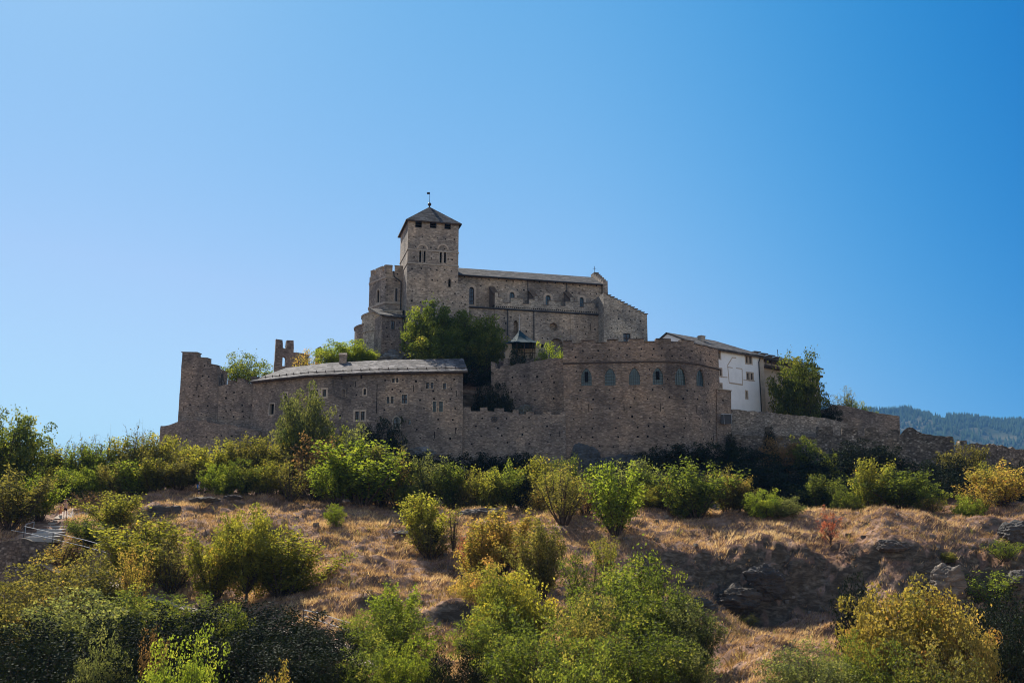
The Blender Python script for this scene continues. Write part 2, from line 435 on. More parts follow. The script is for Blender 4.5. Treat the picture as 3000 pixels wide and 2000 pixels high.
def caps(path, segs, name, parent, mat='cap', th=.10, over=.08, d0=-.08, d1=1.0):
    """coping slabs lying on wall tops: (px0,py0,px1,py1)"""
    q = Prism(path)
    for a, b, c, e in segs:
        (u0, z0), (u1, z1) = path.uz(a, b), path.uz(c, e)
        q.add([(u0-over, z0+.004), (u1+over, z1+.004), (u1+over, z1+th), (u0-over, z0+th)], d0=d0, d1=d1)
    return q.build(name, M[mat], parent)

# ---------------------------------------------------------------- CHURCH
CA = R(14.5)                                          # the church's long side runs away to the right
def church_line(px, py, Y, length=60, back=40):
    p = at(px, py, Y); c, s = math.cos(CA), math.sin(CA)
    return Path([(p.x-back*c, p.y-back*s), (p.x+length*c, p.y+length*s)])
church = empty('church', at(1400, 1040, 156), 'large stone church with square bell tower crowning the hilltop castle', 'church')
T = church_line(1196, 641, 149)                       # plane of the tower's front
tw = []
r = T.rect(1229, 730, 1246, 768)
def louvre(path, kind, rpx, parent, frame='church', n=6, t=.1, label=None, name='louvre_window'):
    w = Win(path, kind, rpx, frame, t=t, pane=None, mull=(0, 0), reveal=.8, name=name, label=label)
    return w, n
LW = []
for x0, x1 in ((1227.5, 1235), (1240, 1247.5), (1287.5, 1295), (1300, 1307.5)):
    LW.append(louvre(T, 'arch', (x0, 733 if x0 < 1280 else 735, x1, 769 if x0 < 1280 else 771), church, 'dressg', 5, t=.07))
for x0, y0, x1, y1 in ((1216, 647, 1236.5, 667), (1259, 650, 1279.5, 669), (1301.5, 652, 1321.5, 672)):
    LW.append(louvre(T, 'rect', (x0, y0, x1, y1), church, 'church', 3, t=.04, name='belfry_opening'))
LW.append(louvre(T, 'arch', (1312.5, 816, 1321, 842), church, 'church', 3, t=.05))
lanc = Win(T, 'arch', (1256, 881, 1273.5, 925), 'dressg', t=.45, pane='glass', mull=(1, 3), reveal=.9, proud=.05, label='round arched tower window half hidden by the big tree')
tz_top = T.uz(1265, 646)[1]
u0, _ = T.uz(1189, 850); u1, _ = T.uz(1344, 840)
zb = 24.
u0 = T.uz(1196, 645)[0]; u1 = T.uz(1343.5, 700)[0]
zs = T.uz(1344, 831)[1]; ub2 = T.uz(1374, 880)[0]; zs2 = T.uz(1374, 846)[1]
zbase2 = T.uz(1265, 900)[1]
out = [(u0-.15, zb), (ub2, zb), (ub2, zs2), (u1, zs), (u1, tz_top), (u0, tz_top), (u0, zbase2)]
pr = Prism(T)
pr.add([(u0, zb+10), (u1, zb+10), (u1, tz_top), (u0, tz_top)] if False else [(u0, zb), (u1, zb), (u1, tz_top), (u0, tz_top)],
       [w.hole for w, _ in LW]+[lanc.hole], d0=0, d1=8.4, reveal=.9, hole_mi=1)
av = [w.r for w, _ in LW]+[lanc.r]
putlogs(pr, T, (1200, 680, 1340, 1000), 60, 5, av, .2, rows=10)
slits(pr, T, [])
pr.build('bell_tower', [M['church'], M['hole']], church)
q = Prism(T)                                          # transept block right of the tower
q.add([(u1, zb), (ub2, zb), (ub2, zs2), (u1+1.0, (zs+zs2)/2+.35), (u1, zs)], d0=.003, d1=5)
putlogs(q, T, (1348, 860, 1372, 900), 5, 8, (), .18)
slits(q, T, [(1347, 894, 901)])
q.build('transept', [M['church'], M['hole']], church)
q = Prism(T)                                          # string courses round the tower
for py in (735, 775):
    z = T.uz(1265, py)[1]
    q.box(u0-.08, u1+.08, z-.09, z+.09, -.09, 8.48)
q.build('string_course', M['dressg'], church)
for px in (1237.7, 1297.6):                           # blind arches above the twin windows
    uc = T.uz(px, 735)[0]; zt = T.uz(px, 714)[1]; z0 = T.uz(px, 769)[1]
    o1 = shape('arch', uc-.92, uc+.92, z0, zt, 10); o2 = shape('arch', uc-.68, uc+.68, z0+.001, zt-.24, 10)
    q = Prism(T); 
    ring = [p for p in o1[2:]]+[p for p in reversed(o2[2:])]
    q.add(ring, d0=-.07, d1=.05); q.build('blind_arch', M['dress'], church)
uc = T.uz(1264.7, 900)[0]; o1 = shape('arch', uc-.95, uc+.95, lanc.r[2], lanc.r[3]+.75, 10); o2 = shape('arch', uc-.78, uc+.78, lanc.r[2], lanc.r[3]+.58, 10)
q = Prism(T); q.add(o1[2:]+o2[2:][::-1], d0=-.08, d1=.05); q.build('blind_arch', M['dress'], church)
for w, n in LW:
    fo = w.build(church)
    a, b, z0, z1 = w.r
    for i in range(n):
        z = z0+(z1-z0)*(i+.35)/n
        P = [T.xyz(a, .18, z), T.xyz(b, .18, z), T.xyz(b, .5, z+.16), T.xyz(a, .5, z+.16)]; q = Raw(); q.slab(P, .045); q.build('louvre', M['wood'], fo)
lanc.build(church)
# tower roof
def P3(path, u, d, z): return Vector(path.xyz(u, d, z))
ov = .42; ez = T.uz(1265, 648)[1]-.15; D = 8.4
uc = (u0+u1)/2; apex = P3(T, uc, D/2, 0); az = at(1260, 606, apex.y).z; apex.z = az
e = [P3(T, u0-ov, -ov, ez), P3(T, u1+ov, -ov, ez), P3(T, u1+ov, D+ov, ez), P3(T, u0-ov, D+ov, ez)]
q = Raw()
for i in range(4):
    a, b = e[i], e[(i+1) % 4]; L = (b-a).length; hgt = (apex-(a+b)/2).length
    q.face([a, b, apex], [(0, 0), (L, 0), (L/2, hgt)])
q.face([v-Vector((0, 0, .002)) for v in e][::-1])
rf = q.build('tower_roof', M['slated'], church)
q = Raw()
for i in range(4):
    a, b = e[i], e[(i+1) % 4]; q.slab([a-Vector((0, 0, .01)), b-Vector((0, 0, .01)), b*.985+apex*.015-Vector((0, 0, .03)), a*.985+apex*.015-Vector((0, 0, .03))], .2)
q.build('eaves', M['wood'], rf)
q = Raw(); q.tube(apex-Vector((0, 0, .3)), apex+Vector((0, 0, .3)), .12, .08, 8)
bm = bmesh.new(); bmesh.ops.create_uvsphere(bm, u_segments=12, v_segments=8, radius=.3)
i0 = len(q.v)
for f in bm.faces: q.face([v.co+apex+Vector((0, 0, .42)) for v in f.verts], [(0, 0)]*len(f.verts))
bm.free()
q.tube(apex+Vector((0, 0, .6)), apex+Vector((0, 0, 2.5)), .045, .03, 5)
q.slab([apex+Vector((-.45, 0, 2.5)), apex+Vector((.02, 0, 2.5)), apex+Vector((.02, .03, 2.5)), apex+Vector((-.45, .03, 2.5))], .35)
q.build('weather_vane', M['darkmetal'], rf)

# nave
NV = church_line(1344, 802, 154.5)
ez0 = NV.uz(1344, 802)[1]; ez1 = NV.uz(1762, 835)[1]; nz = (ez0+ez1)/2
a = T.uz(1344, 800)[0]-.5; n0 = NV.uz(1335, 802)[0]; n1 = NV.uz(1762, 835)[0]
NW = [Win(NV, 'arch', r_, 'dress', t=.34, pane=p_, mull=(1, 3), reveal=.6, proud=.05, label=l_) for r_, p_, l_ in (
      ((1374, 840, 1389, 892), 'glass', 'tall arched nave window right beside the bell tower'),
      ((1492, 855, 1508, 888), 'glassb', 'arched nave window between the first two stepped buttresses'),
      ((1597.5, 864, 1614, 900), 'glassb', 'bright blue arched nave window in the middle of the wall'),
      ((1697.5, 870, 1711, 904), 'glassb', 'arched nave window nearest the stepped gable'))]
pr = Prism(NV); pr.add([(n0-2, 26), (n1, 26), (n1, nz), (n0-2, nz)], [w.hole for w in NW], d0=0, d1=9.5, reveal=.6)
putlogs(pr, NV, (1350, 815, 1760, 860), 34, 12, [w.r for w in NW], .2, rows=2)
pr.build('nave', [M['church'], M['hole']], church)
for w in NW: w.build(church)
rz = nz+2.5
q = Raw()
def roofplane(q, path, u0, u1, d0, z0, d1, z1, th=.18, seg=1, sag=0):
    pts = [P3(path, u0, d0, z0), P3(path, u1, d0, z0), P3(path, u1, d1, z1), P3(path, u0, d1, z1)]
    q.slab(pts, th)
roofplane(q, NV, n0-2, n1+.1, -.55, nz-.1, 4.75, rz)
roofplane(q, NV, n0-2, n1+.1, 10.05, nz-.1, 4.752, rz-.004)
rf = q.build('nave_roof', M['slated'], church)
q = Raw(); q.tube(P3(NV, n0, -.68, nz-.22), P3(NV, n1, -.68, nz-.22), .11, n=8); q.build('gutter', M['darkmetal'], rf)
# stepped west gable parapet
q = Raw(); 
def gable(q, path, ua, ub, dl, base):
    for i, (da, db, zz) in enumerate(dl):
        q.hexa([P3(path, ua, da, base), P3(path, ub, da, base), P3(path, ub, db, base), P3(path, ua, db, base),
                P3(path, ua, da, zz), P3(path, ub, da, zz), P3(path, ub, db, zz), P3(path, ua, db, zz)])
gd = []
for i in range(6): gd.append((-.45+i*.86, -.45+(i+1)*.86+.001, nz+.55+i*.52))
for i in range(6): gd.append((4.72+i*.86, 4.72+(i+1)*.86-.001, nz+3.15-i*.52))
gable(q, NV, n1+.11, n1+.95, gd, 26)
q.build('gable_parapet', M['church'], church)
q = Raw(); p = P3(NV, n1+.5, 4.7, nz+3.15); q.tube(p, p+Vector((0, 0, 1.3)), .04, n=5); q.tube(p+Vector((-.3, 0, .9)), p+Vector((.3, 0, .9)), .035, n=5)
q.build('gable_cross', M['darkmetal'], church)

# aisle with crenellated parapet
AI = church_line(1376, 898, 151.6)
ag = (AI.uz(1390, 900)[1]+AI.uz(1770, 921)[1])/2
m_top = ag+1.75; m_gap = ag+.95
c0 = AI.uz(1374, 900)[0]; c1 = AI.uz(1776, 920)[0]
AW = [Win(AI, 'point', (1504.5, 937, 1518, 988), 'dress', t=.3, pane='glassb', mull=(1, 4), reveal=.6, label='tall pointed aisle window behind the pavilion roof'),
      Win(AI, 'circle', (1610, 945, 1634, 969.5), 'dress', t=.75, pane='glassb', mull=(2, 2), reveal=.7, proud=.07, name='round_window', label='round rose window in the aisle wall'),
      Win(AI, 'arch', (1613, 990, 1650, 1040), 'dress', t=.55, pane='wood', mull=(0, 0), reveal=.9, proud=.14, name='portal', label='big round arched church portal')]
pr = Prism(AI); xs = [1449.5, 1460, 1472, 1495.5, 1531, 1550, 1563.5, 1590, 1607, 1642, 1656.5, 1680, 1697, 1710.5, 1744, 1760.5, 1776]
def U(x): return AI.uz(x, 890 if x < 1560 else 905)[0]
prof = [(c0, 26), (c1, 26), (c1, m_top), (U(1760.5), m_top), (U(1760.5), m_gap), (U(1744), m_gap), (U(1744), m_top), (U(1710.5), m_top), (U(1710.5), m_gap), (U(1697), m_gap),
        (U(1697), m_top), (U(1680), m_top), (U(1680), m_top+.75), (U(1671), m_top+.75), (U(1671), m_top), (U(1656.5), m_top), (U(1656.5), m_gap), (U(1642), m_gap), (U(1642), m_top), (U(1607), m_top), (U(1607), m_gap), (U(1590), m_gap), (U(1590), m_top),
        (U(1575), m_top), (U(1575), m_top+.55), (U(1566), m_top+.55), (U(1566), m_top), (U(1550), m_top), (U(1550), m_gap), (U(1531), m_gap), (U(1531), m_top), (U(1495.5), m_top), (U(1495.5), m_gap), (U(1472), m_gap), (U(1472), m_top), (U(1458.5), m_top), (U(1458.5), m_top+.8), (U(1449.5), m_top+.8), (U(1449.5), ag+.1), (c0, ag+.1)]
zc = [p for p in prof]
low = [(c0, 26), (c1, 26), (c1, ag), (c0, ag)]
pr.add(low, [w.hole for w in AW], d0=0, d1=1.2, reveal=.9)
putlogs(pr, AI, (1380, 925, 1770, 1000), 46, 21, [w.r for w in AW], .2, rows=4)
slits(pr, AI, [(1730.5, 948, 968)])
pr.build('aisle', [M['church'], M['hole']], church)
pr = Prism(AI); pr.add([p if p[1] > 27 else (p[0], ag+.002) for p in prof], d0=-.1, d1=.55)
rnd = random.Random(4)
for i in range(58):
    u = U(1452)+(U(1776)-U(1452))*(i+.5)/58; pr.box(u-.1, u+.1, ag+.14+rnd.uniform(0, .08), ag+.36, -.112, .02, 1)
for x in (1513, 1625, 1728): slits(pr, AI, [(x, 895 if x < 1600 else 899 if x < 1700 else 904, 906 if x < 1600 else 910 if x < 1700 else 915)])
pr.build('crenellated_parapet', [M['pale'], M['hole']], church)
q = Prism(AI)
for sa, sb, zz in ((U(1472), U(1495.5), m_gap), (U(1531), U(1550), m_gap), (U(1590), U(1607), m_gap), (U(1642), U(1656.5), m_gap), (U(1697), U(1710.5), m_gap), (U(1744), U(1760.5), m_gap),
                   (U(1458.5), U(1472), m_top), (U(1495.5), U(1531), m_top), (U(1550), U(1566), m_top), (U(1575), U(1590), m_top), (U(1607), U(1642), m_top), (U(1656.5), U(1671), m_top), (U(1680), U(1697), m_top), (U(1710.5), U(1744), m_top), (U(1760.5), c1, m_top)):
    q.box(sa+.01, sb-.01, zz+.003, zz+.09, -.17, .6)
q.build('coping', M['cap'], church)
q = Raw()
q.hexa([P3(AI, c0, .0, ag-.1), P3(AI, c1, .0, ag-.1), P3(AI, c1, 4, ag+.6), P3(AI, c0, 4, ag+.6), P3(AI, c0, .0, ag+.08), P3(AI, c1, .0, ag+.08), P3(AI, c1, 4, ag+.9), P3(AI, c0, 4, ag+.9)])
q.build('aisle_roof', M['slated'], church)
q = Raw(); q.tube(P3(AI, c0, -.24, ag-.08), P3(AI, c1, -.24, ag-.08), .13, n=8); q.build('gutter', M['darkmetal'], church)
for px, y0 in ((1487, 915), (1563.5, 915), (1776, 925)):
    u, z = AI.uz(px, y0); q = Raw(); q.tube(P3(AI, u, -.14, ag-.1), P3(AI, u, -.14, 26), .09, n=6); q.build('downpipe', M['darkmetal'], church)
for px in (1558, 1672):
    u, z = NV.uz(px-12 if px < 1600 else px-12, 850); q = Raw(); q.tube(P3(NV, u, -.14, nz-.3), P3(NV, u, -.14, ag+.9), .07, n=6); q.build('downpipe', M['darkmetal'], church)
# pilaster strips
for px in (1449, 1565, 1671):
    q = Prism(AI); u = AI.uz(px, 960)[0]; q.box(u-.02, u+1.0, 26, ag-.25, -.16, .05); q.build('pilaster', M['church'], church)
# stepped flying buttresses between nave and aisle
for px, ztop_py in ((1452, 840), (1568, 846), (1675, 851)):
    uA = AI.uz(px+2, 880)[0]; p = P3(AI, uA, 0, 0)
    c_, s_ = math.cos(CA), math.sin(CA); nrm = Vector((-s_, c_, 0)); tdir = Vector((c_, s_, 0))
    zt = nz-1.7; q = Raw(); k = 8
    for i in range(k):
        d0_, d1_ = 3.7*i/k+.1, 3.7*(i+1)/k+.1; z_ = m_top+.3+(zt-m_top-.3)*(i+1)/k
        for (hh, hl, wd, m_) in ((z_, ag+.6, .38, 0), (z_+.1, z_+.002, .5, 1)):
            A = [p-tdir*wd+nrm*d0_, p+tdir*wd+nrm*d0_, p+tdir*wd+nrm*(d1_+(.12 if m_ else 0)), p-tdir*wd+nrm*(d1_+(.12 if m_ else 0))]
            if m_: A = [a_-nrm*.12 if j < 2 else a_ for j, a_ in enumerate(A)]
            q.hexa([Vector((a_.x, a_.y, hl)) for a_ in A]+[Vector((a_.x, a_.y, hh)) for a_ in A])
    q.build('stepped_buttress', M['cap'], church)
# west block with stepped coping
WB = church_line(1775, 940, 154.3)
w0 = WB.uz(1769, 900)[0]; w1 = WB.uz(1896.5, 960)[0]
zA = WB.uz(1769, 857)[1]; zB = WB.uz(1894, 922)[1]; k = 13
prof = [(w0, 26), (w1, 26)]
for i in range(k):
    zz = zB+(zA-zB)*(i+.35)/k; prof += [(w1+(w0-w1)*i/k, zz), (w1+(w0-w1)*(i+1)/k, zz)]
WW = Win(WB, 'rect', (1825.5, 976, 1848, 1004), 'dressg', t=.16, pane='glass', mull=(1, 1), reveal=.5, bar=.14, label='four paned window low in the pale west wall')
pr = Prism(WB); pr.add(prof, [WW.hole], d0=0, d1=6.0, reveal=.5)
putlogs(pr, WB, (1785, 900, 1890, 1000), 26, 31, [WW.r], .18, rows=4)
pr.build('west_block', [M['pale'], M['hole']], church); WW.build(church)
q = Prism(WB)
for i in range(k):
    zz = zB+(zA-zB)*(i+.35)/k; q.box(w1+(w0-w1)*(i+1)/k, w1+(w0-w1)*i/k+.16, zz+.003, zz+.11, -.15, 6.1)
q.build('stepped_coping', M['cap'], church)

# apse: polygonal choir with battlements
def ringpath(c, rad, a0, a1, n): return Path([(c[0]+rad*math.cos(a0+(a1-a0)*i/n), c[1]+rad*math.sin(a0+(a1-a0)*i/n)) for i in range(n+1)])
C1 = at(1130, 800, 153.2); C0 = at(1083, 800, 157.2); Cm = at(1081, 800, 163); C2 = (C1.x+5.5, C1.y+1.4)
AP = Path([(C0.x-.3, C0.y+6), (C0.x, C0.y), (C1.x, C1.y), C2])
z_ap = pz(1130, 777, 153.2); z_gp = z_ap-.9
apw = [Win(AP, 'arch', (1103, 848, 1112, 887), 'dressg', t=.14, pane='glass', mull=(1, 3), reveal=.5, label='narrow arched apse window on the left facet'),
       Win(AP, 'arch', (1157, 843, 1165, 883), 'dressg', t=.14, pane='glass', mull=(1, 3), reveal=.5, label='narrow arched apse window beside the bell tower')]
prof = [(-1, 26), (AP.U[-1], 26)]; segU = []
x = AP.U[-1]; up = True
cuts = [AP.uz(a_, 790)[0] for a_ in (1156, 1147, 1125.5, 1121, 1101, 1095.5, 1086)]
cur = [(AP.U[-1], z_ap)]; st_ = True
for cu in cuts:
    cur.append((cu, z_ap if st_ else z_gp)); st_ = not st_; cur.append((cu, z_ap if st_ else z_gp))
cur.append((-1, cur[-1][1])); prof += cur
pr = Prism(AP); pr.add(prof, [w.hole for w in apw], d0=0, d1=.38, reveal=.3)
putlogs(pr, AP, (1085, 790, 1175, 920), 30, 41, [w.r for w in apw], .17, rows=6)
ap = pr.build('apse', [M['church'], M['hole']], church)
for w in apw: w.build(church)
q = Prism(AP)
for py, h_, o_ in ((812, .12, .1), (884+2, .16, .12)):
    z = AP.uz(1130, py)[1]; q.box(-1, AP.U[-1], z-h_, z+h_, -o_, .05)
for a_, b_ in ((AP.U[-1], cuts[0]), (cuts[1], cuts[2]), (cuts[3], cuts[4]), (cuts[5], cuts[6])): q.box(b_-.05, a_+.05, z_ap+.003, z_ap+.1, -.06, .44)
q.build('string_course', M['dressg'], church)
q = Raw(); u_, z_ = AP.uz(1150, 815); 
q.tube(P3(AP, AP.uz(1154, 790)[0], -.15, z_gp), P3(AP, AP.uz(1156, 800)[0], -.15, z_gp-.9), .09); q.tube(P3(AP, AP.uz(1156, 800)[0], -.15, z_gp-.9), P3(AP, AP.uz(1176, 812)[0], -.15, z_gp-1.7), .09)
q.tube(P3(AP, AP.uz(1176, 812)[0], -.15, z_gp-1.7), P3(AP, AP.uz(1176, 812)[0], -.15, 32), .09); q.build('downpipe', M['darkmetal'], church)
# apse roof (low cone behind the battlements)
q = Raw(); ac = Vector((C1.x+2, C1.y+6.5, z_ap-.05)); base = [P3(AP, u_, 1.0, z_gp-.7) for u_ in np.linspace(0, AP.U[-1], 9)]
for a_, b_ in zip(base, base[1:]): q.face([a_, b_, ac])
q.build('apse_roof', M['slate'], church)
# sacristy block with slate roof, right against the tower
SA = Path.px([(1119, 925, 147.6), (1185, 925, 149.2)])
sz = SA.uz(1150, 925)[1]
sw = Win(SA, 'rect', (1145, 939, 1158, 965), 'church', t=.06, pane='glass', mull=(1, 1), reveal=.5, label='dark square window of the small block under the apse')
pr = Prism(SA); pr.add([(0, 24), (SA.U[-1], 24), (SA.U[-1], sz), (0, sz)], [sw.hole], d0=0, d1=4.6, reveal=.5)
putlogs(pr, SA, (1125, 930, 1178, 1020), 12, 51, [sw.r], .17, rows=4)
pr.build('sacristy', [M['stone'], M['hole']], church); sw.build(church)
q = Raw(); q.slab([P3(SA, -.5, -.5, sz-.05), P3(SA, SA.U[-1]+.3, -.5, sz-.05), P3(SA, SA.U[-1]+.3, 4.6, sz+2.0), P3(SA, -.5, 4.6, sz+2.0)], .2)
q.build('sacristy_roof', M['slated'], church)
q = Raw(); q.tube(P3(SA, SA.U[-1]-.25, -.12, sz), P3(SA, SA.U[-1]-.25, -.12, 27), .09); q.build('downpipe', M['darkmetal'], church)
# round lower chapel walls, two stepped drums
for nm, pxl, Yc, rad, pyt, drop in (('round_chapel', 1061, 155.5, 5.6, 932, .0), ('lower_drum', 1040, 157.5, 6.0, 966, 0)):
    xl = at(pxl, pyt, Yc).x; c = (xl+rad, Yc)
    RP = ringpath(c, rad, R(175), R(285), 12)
    zt = pz(pxl, pyt, Yc); pr = Prism(RP); pr.add(rough([(0, 18), (RP.U[-1], 18), (RP.U[-1], zt), (0, zt)], .04, 1., 3, zmin=zt-.5), d0=0, d1=1.0)
    for zz in (zt-.12, zt-2.9): pr.box(0, RP.U[-1], zz-.1, zz+.1, -.12, .02)
    putlogs(pr, RP, (pxl+6, pyt+20, pxl+45, pyt+90), 9, 61, (), .17)
    pr.build(nm, [M['pale'] if rad < 5.8 else M['stone'], M['hole']], church)
    q = Raw(); n_ = 12; base = [P3(RP, u_, -.15, zt) for u_ in np.linspace(0, RP.U[-1], n_+1)]; topc = Vector((c[0]+1.5, c[1]+2, zt+(1.6 if rad < 5.8 else 1.3)))
    for a_, b_ in zip(base, base[1:]): q.face([a_, b_, topc.lerp(b_, .25), topc.lerp(a_, .25)])
    q.build('drum_roof', M['slated'], church)

# ---------------------------------------------------------------- STONE TOWER (far left)
TP = Path.px([(534, 1150, 140.5), (636, 1150, 139.5)])
tower = empty('ruined_tower', at(560, 1240, 142), 'tall open-backed stone tower with stepped top at the left end of the castle', 'tower')
H = TP.uz
prof = [H(518, 1262), H(640, 1262), H(638, 1180), H(636, 1071), H(606, 1065), H(607, 1049.5), H(577, 1047.5), H(577.5, 1033), H(534, 1032)]
prof = [(H(521, 1240)[0], 8), (H(640, 1262)[0], 8)]+prof[2:]
pr = Prism(TP); pr.add(rough(prof, .05, 1., 6, zmin=10), d0=0, d1=1.1)
putlogs(pr, TP, (548, 1060, 630, 1230), 22, 71, (), .2, rows=6)
slits(pr, TP, [(577.5, 1125, 1143), (539, 1190, 1203)])
pr.box(H(536, 1100)[0], H(536, 1100)[0]+1.1, 8, H(536, 1036)[1], 1.1, 6.0)
pr.box(H(634, 1100)[0]-.9, H(634, 1100)[0]-.1, 8, H(634, 1076)[1], 1.1, 3.5)
pr.build('tower_wall', [M['stone'], M['hole']], tower)
caps(TP, [(533, 1032, 577, 1033), (579, 1048, 607, 1049.5), (608, 1065, 636, 1071)], 'coping', tower, d1=1.3)
q = Raw(); a_ = P3(TP, *[H(637, 1095)[0]], 1.0, H(637, 1092)[1]); b_ = Vector(at(655, 1122, 142)); 
q.slab([a_, b_, b_+Vector((0, 1.5, .3)), a_+Vector((0, 1.5, .3))], .25)
q.hexa([P3(TP, H(636, 1100)[0], .4, 10), at(652, 1260, 140.3), at(652, 1260, 142), P3(TP, H(636, 1100)[0], 1.8, 10), P3(TP, H(636, 1100)[0], .4, a_.z-.3), Vector((at(652, 1260, 140.3).x, 140.3, b_.z-.3)), Vector((at(652, 1260, 142).x, 142, b_.z-.3)), P3(TP, H(636, 1100)[0], 1.8, a_.z-.3)])
q.build('stair_roof', M['slated'], tower)

# lower bastion in front of the tower foot
BP = Path.px([(467, 1260, 139.8), (585, 1260, 138.2), (760, 1260, 136.8)])
H = BP.uz
bast = empty('bastion_wall', at(600, 1330, 138), 'low dark rough bastion wall at the foot of the left tower', 'wall')
prof = [(H(466, 1300)[0], 5), (H(760, 1300)[0], 5), H(758, 1262), H(700, 1250), H(668, 1240), H(640, 1243), H(610, 1236), H(604, 1229), H(580, 1230), H(578, 1228), H(552, 1227), H(545, 1230), H(522, 1236), H(470, 1249)]
pr = Prism(BP); pr.add(rough(prof, .1, .6, 9, zmin=10), d0=0, d1=2.2)
putlogs(pr, BP, (490, 1260, 740, 1330), 14, 73, (), .2)
pr.build('wall', [M['stone'], M['hole']], bast)

# ---------------------------------------------------------------- LEFT CURTAIN WALL
CW = Path.px([(632, 1150, 139.6), (752, 1150, 138.6)])
H = CW.uz
curt = empty('curtain_wall', at(690, 1300, 140), 'weathered curtain wall with worn battlements between left tower and slate roofed building', 'wall')
prof = [(H(628, 1200)[0], 6), (H(756, 1200)[0], 6), H(756, 1112), H(752, 1104), H(735, 1106), H(735, 1123), H(717, 1121), H(716, 1111), H(696, 1109), H(695, 1120), H(684, 1123), H(683, 1115), H(667, 1114), H(665, 1124), H(655, 1127), H(632, 1132)]
pr = Prism(CW); pr.add(rough(prof, .09, .5, 15, zmin=10), d0=0, d1=1.3)
putlogs(pr, CW, (645, 1140, 748, 1230), 24, 75, (), .2, rows=5)
pr.build('wall', [M['stone'], M['hole']], curt)
caps(CW, [(667, 1114, 683, 1116), (696, 1109, 716, 1112), (735, 1106, 752, 1105)], 'coping', curt, d1=1.4)

# ---------------------------------------------------------------- RESIDENCE
RP = Path.px([(745, 1118, 138.5), (905, 1097, 133.6), (1104, 1090, 131.2), (1357, 1085, 130.2)])
H = RP.uz
res = empty('residence', at(1050, 1330, 136), 'long stone residence with bright slate roof and scattered small windows', 'building')
RP.N[-1] = np.array([-.15, 1.0])
ezs = [pz(a_, b_+1, c_) for a_, b_, c_ in ((745, 1118, 138.5), (905, 1097, 133.6), (1104, 1090, 131.2), (1357, 1085, 130.2))]
EZ = sum(ezs)/4; RU = RP.U
W = []
def w_(*r_, **k): W.append(Win(RP, k.pop('kind', 'rect'), r_, **k))
w_(831, 1151, 841, 1170, frame='dress', t=.2, label='narrow window with sandstone surround, leftmost on the residence', mull=(1, 2))
w_(908, 1141, 919, 1162, frame='dress', t=.2, mull=(1, 2), label='left window of the sandstone framed three')
w_(922, 1141, 933, 1162, frame='dress', t=.2, mull=(1, 2), label='middle window of the sandstone framed three')
w_(944, 1140, 956, 1162, frame='dress', t=.22, mull=(1, 2), label='right window of the sandstone framed three')
w_(1002, 1140, 1012, 1162, frame='church', t=.06, pane='stone', mull=(0, 0), reveal=.15, name='blocked_window')
w_(1064, 1137, 1073, 1157, frame='dress', t=.12, kind='arch', mull=(1, 0), label='small arched window under the roof')
w_(1148, 1107, 1157, 1121, frame='church', t=.07, label='left half of the topmost window pair'); w_(1160, 1106, 1168, 1121, frame='church', t=.07, label='right half of the topmost window pair')
w_(1132, 1161, 1141, 1182, frame='church', t=.07, label='left half of the window pair in the middle row'); w_(1144.5, 1160, 1154, 1182, frame='church', t=.07, label='right half of the window pair in the middle row')
w_(1176, 1155, 1193.5, 1182, frame='church', t=.08, bar=.14, label='double window in the middle row')
w_(1248, 1120, 1257, 1139, frame='church', t=.07, label='left half of the upper right window pair'); w_(1261, 1120, 1270, 1138, frame='church', t=.07, label='right half of the upper right window pair')
w_(1297.5, 1121, 1308, 1140, frame='church', t=.06, label='single window nearest the right corner')
w_(1267, 1175, 1279, 1207, frame='church', t=.06, pane='glassg', label='left half of the green window pair'); w_(1286, 1175, 1298, 1207, frame='church', t=.06, pane='glassg', label='right half of the green window pair')
w_(1039, 1204, 1052, 1231, frame='dress', t=.18, label='left light of the large sandstone framed window'); w_(1056, 1204, 1069, 1231, frame='dress', t=.18, label='right light of the large sandstone framed window')
w_(1151, 1220, 1172, 1255, kind='arch', frame='dressg', t=.1, bar=.1, label='arched ground floor window above the dark bush', pane='glass')
w_(1195.5, 1228, 1204, 1244, frame='church', t=.04, mull=(0, 0), label='tiny square window beside the arched one')
w_(789, 1182, 803, 1214, frame='dressg', t=.12, pane=None, mull=(0, 0), reveal=.8, name='doorway', label='open dark doorway high in the wall')
w_(997.5, 1099.5, 1004, 1113, frame='stone', t=.03, pane=None, mull=(0, 0), name='small_opening'); w_(1055.5, 1096.5, 1062, 1110, frame='stone', t=.03, pane=None, mull=(0, 0), name='small_opening')
pr = Prism(RP); pr.add([(-.2, 6), (RU[-1], 6), (RU[-1], EZ), (-.2, EZ)], [w.hole for w in W], d0=0, d1=9.5, reveal=.45, hole_mi=1)
AV = [w.r for w in W]
putlogs(pr, RP, (1110, 1100, 1350, 1300), 40, 81, AV, .2, rows=7); putlogs(pr, RP, (770, 1120, 1090, 1290), 22, 82, AV, .2, rows=6)
slits(pr, RP, [(976, 1117, 1136), (1042, 1117, 1133), (1212, 1127, 1147), (1337, 1144, 1160), (1335, 1252, 1270), (1273, 1264, 1284), (1105, 1125, 1210)])
pr.build('wall', [M['stone'], M['hole']], res)
for w in W: w.build(res)
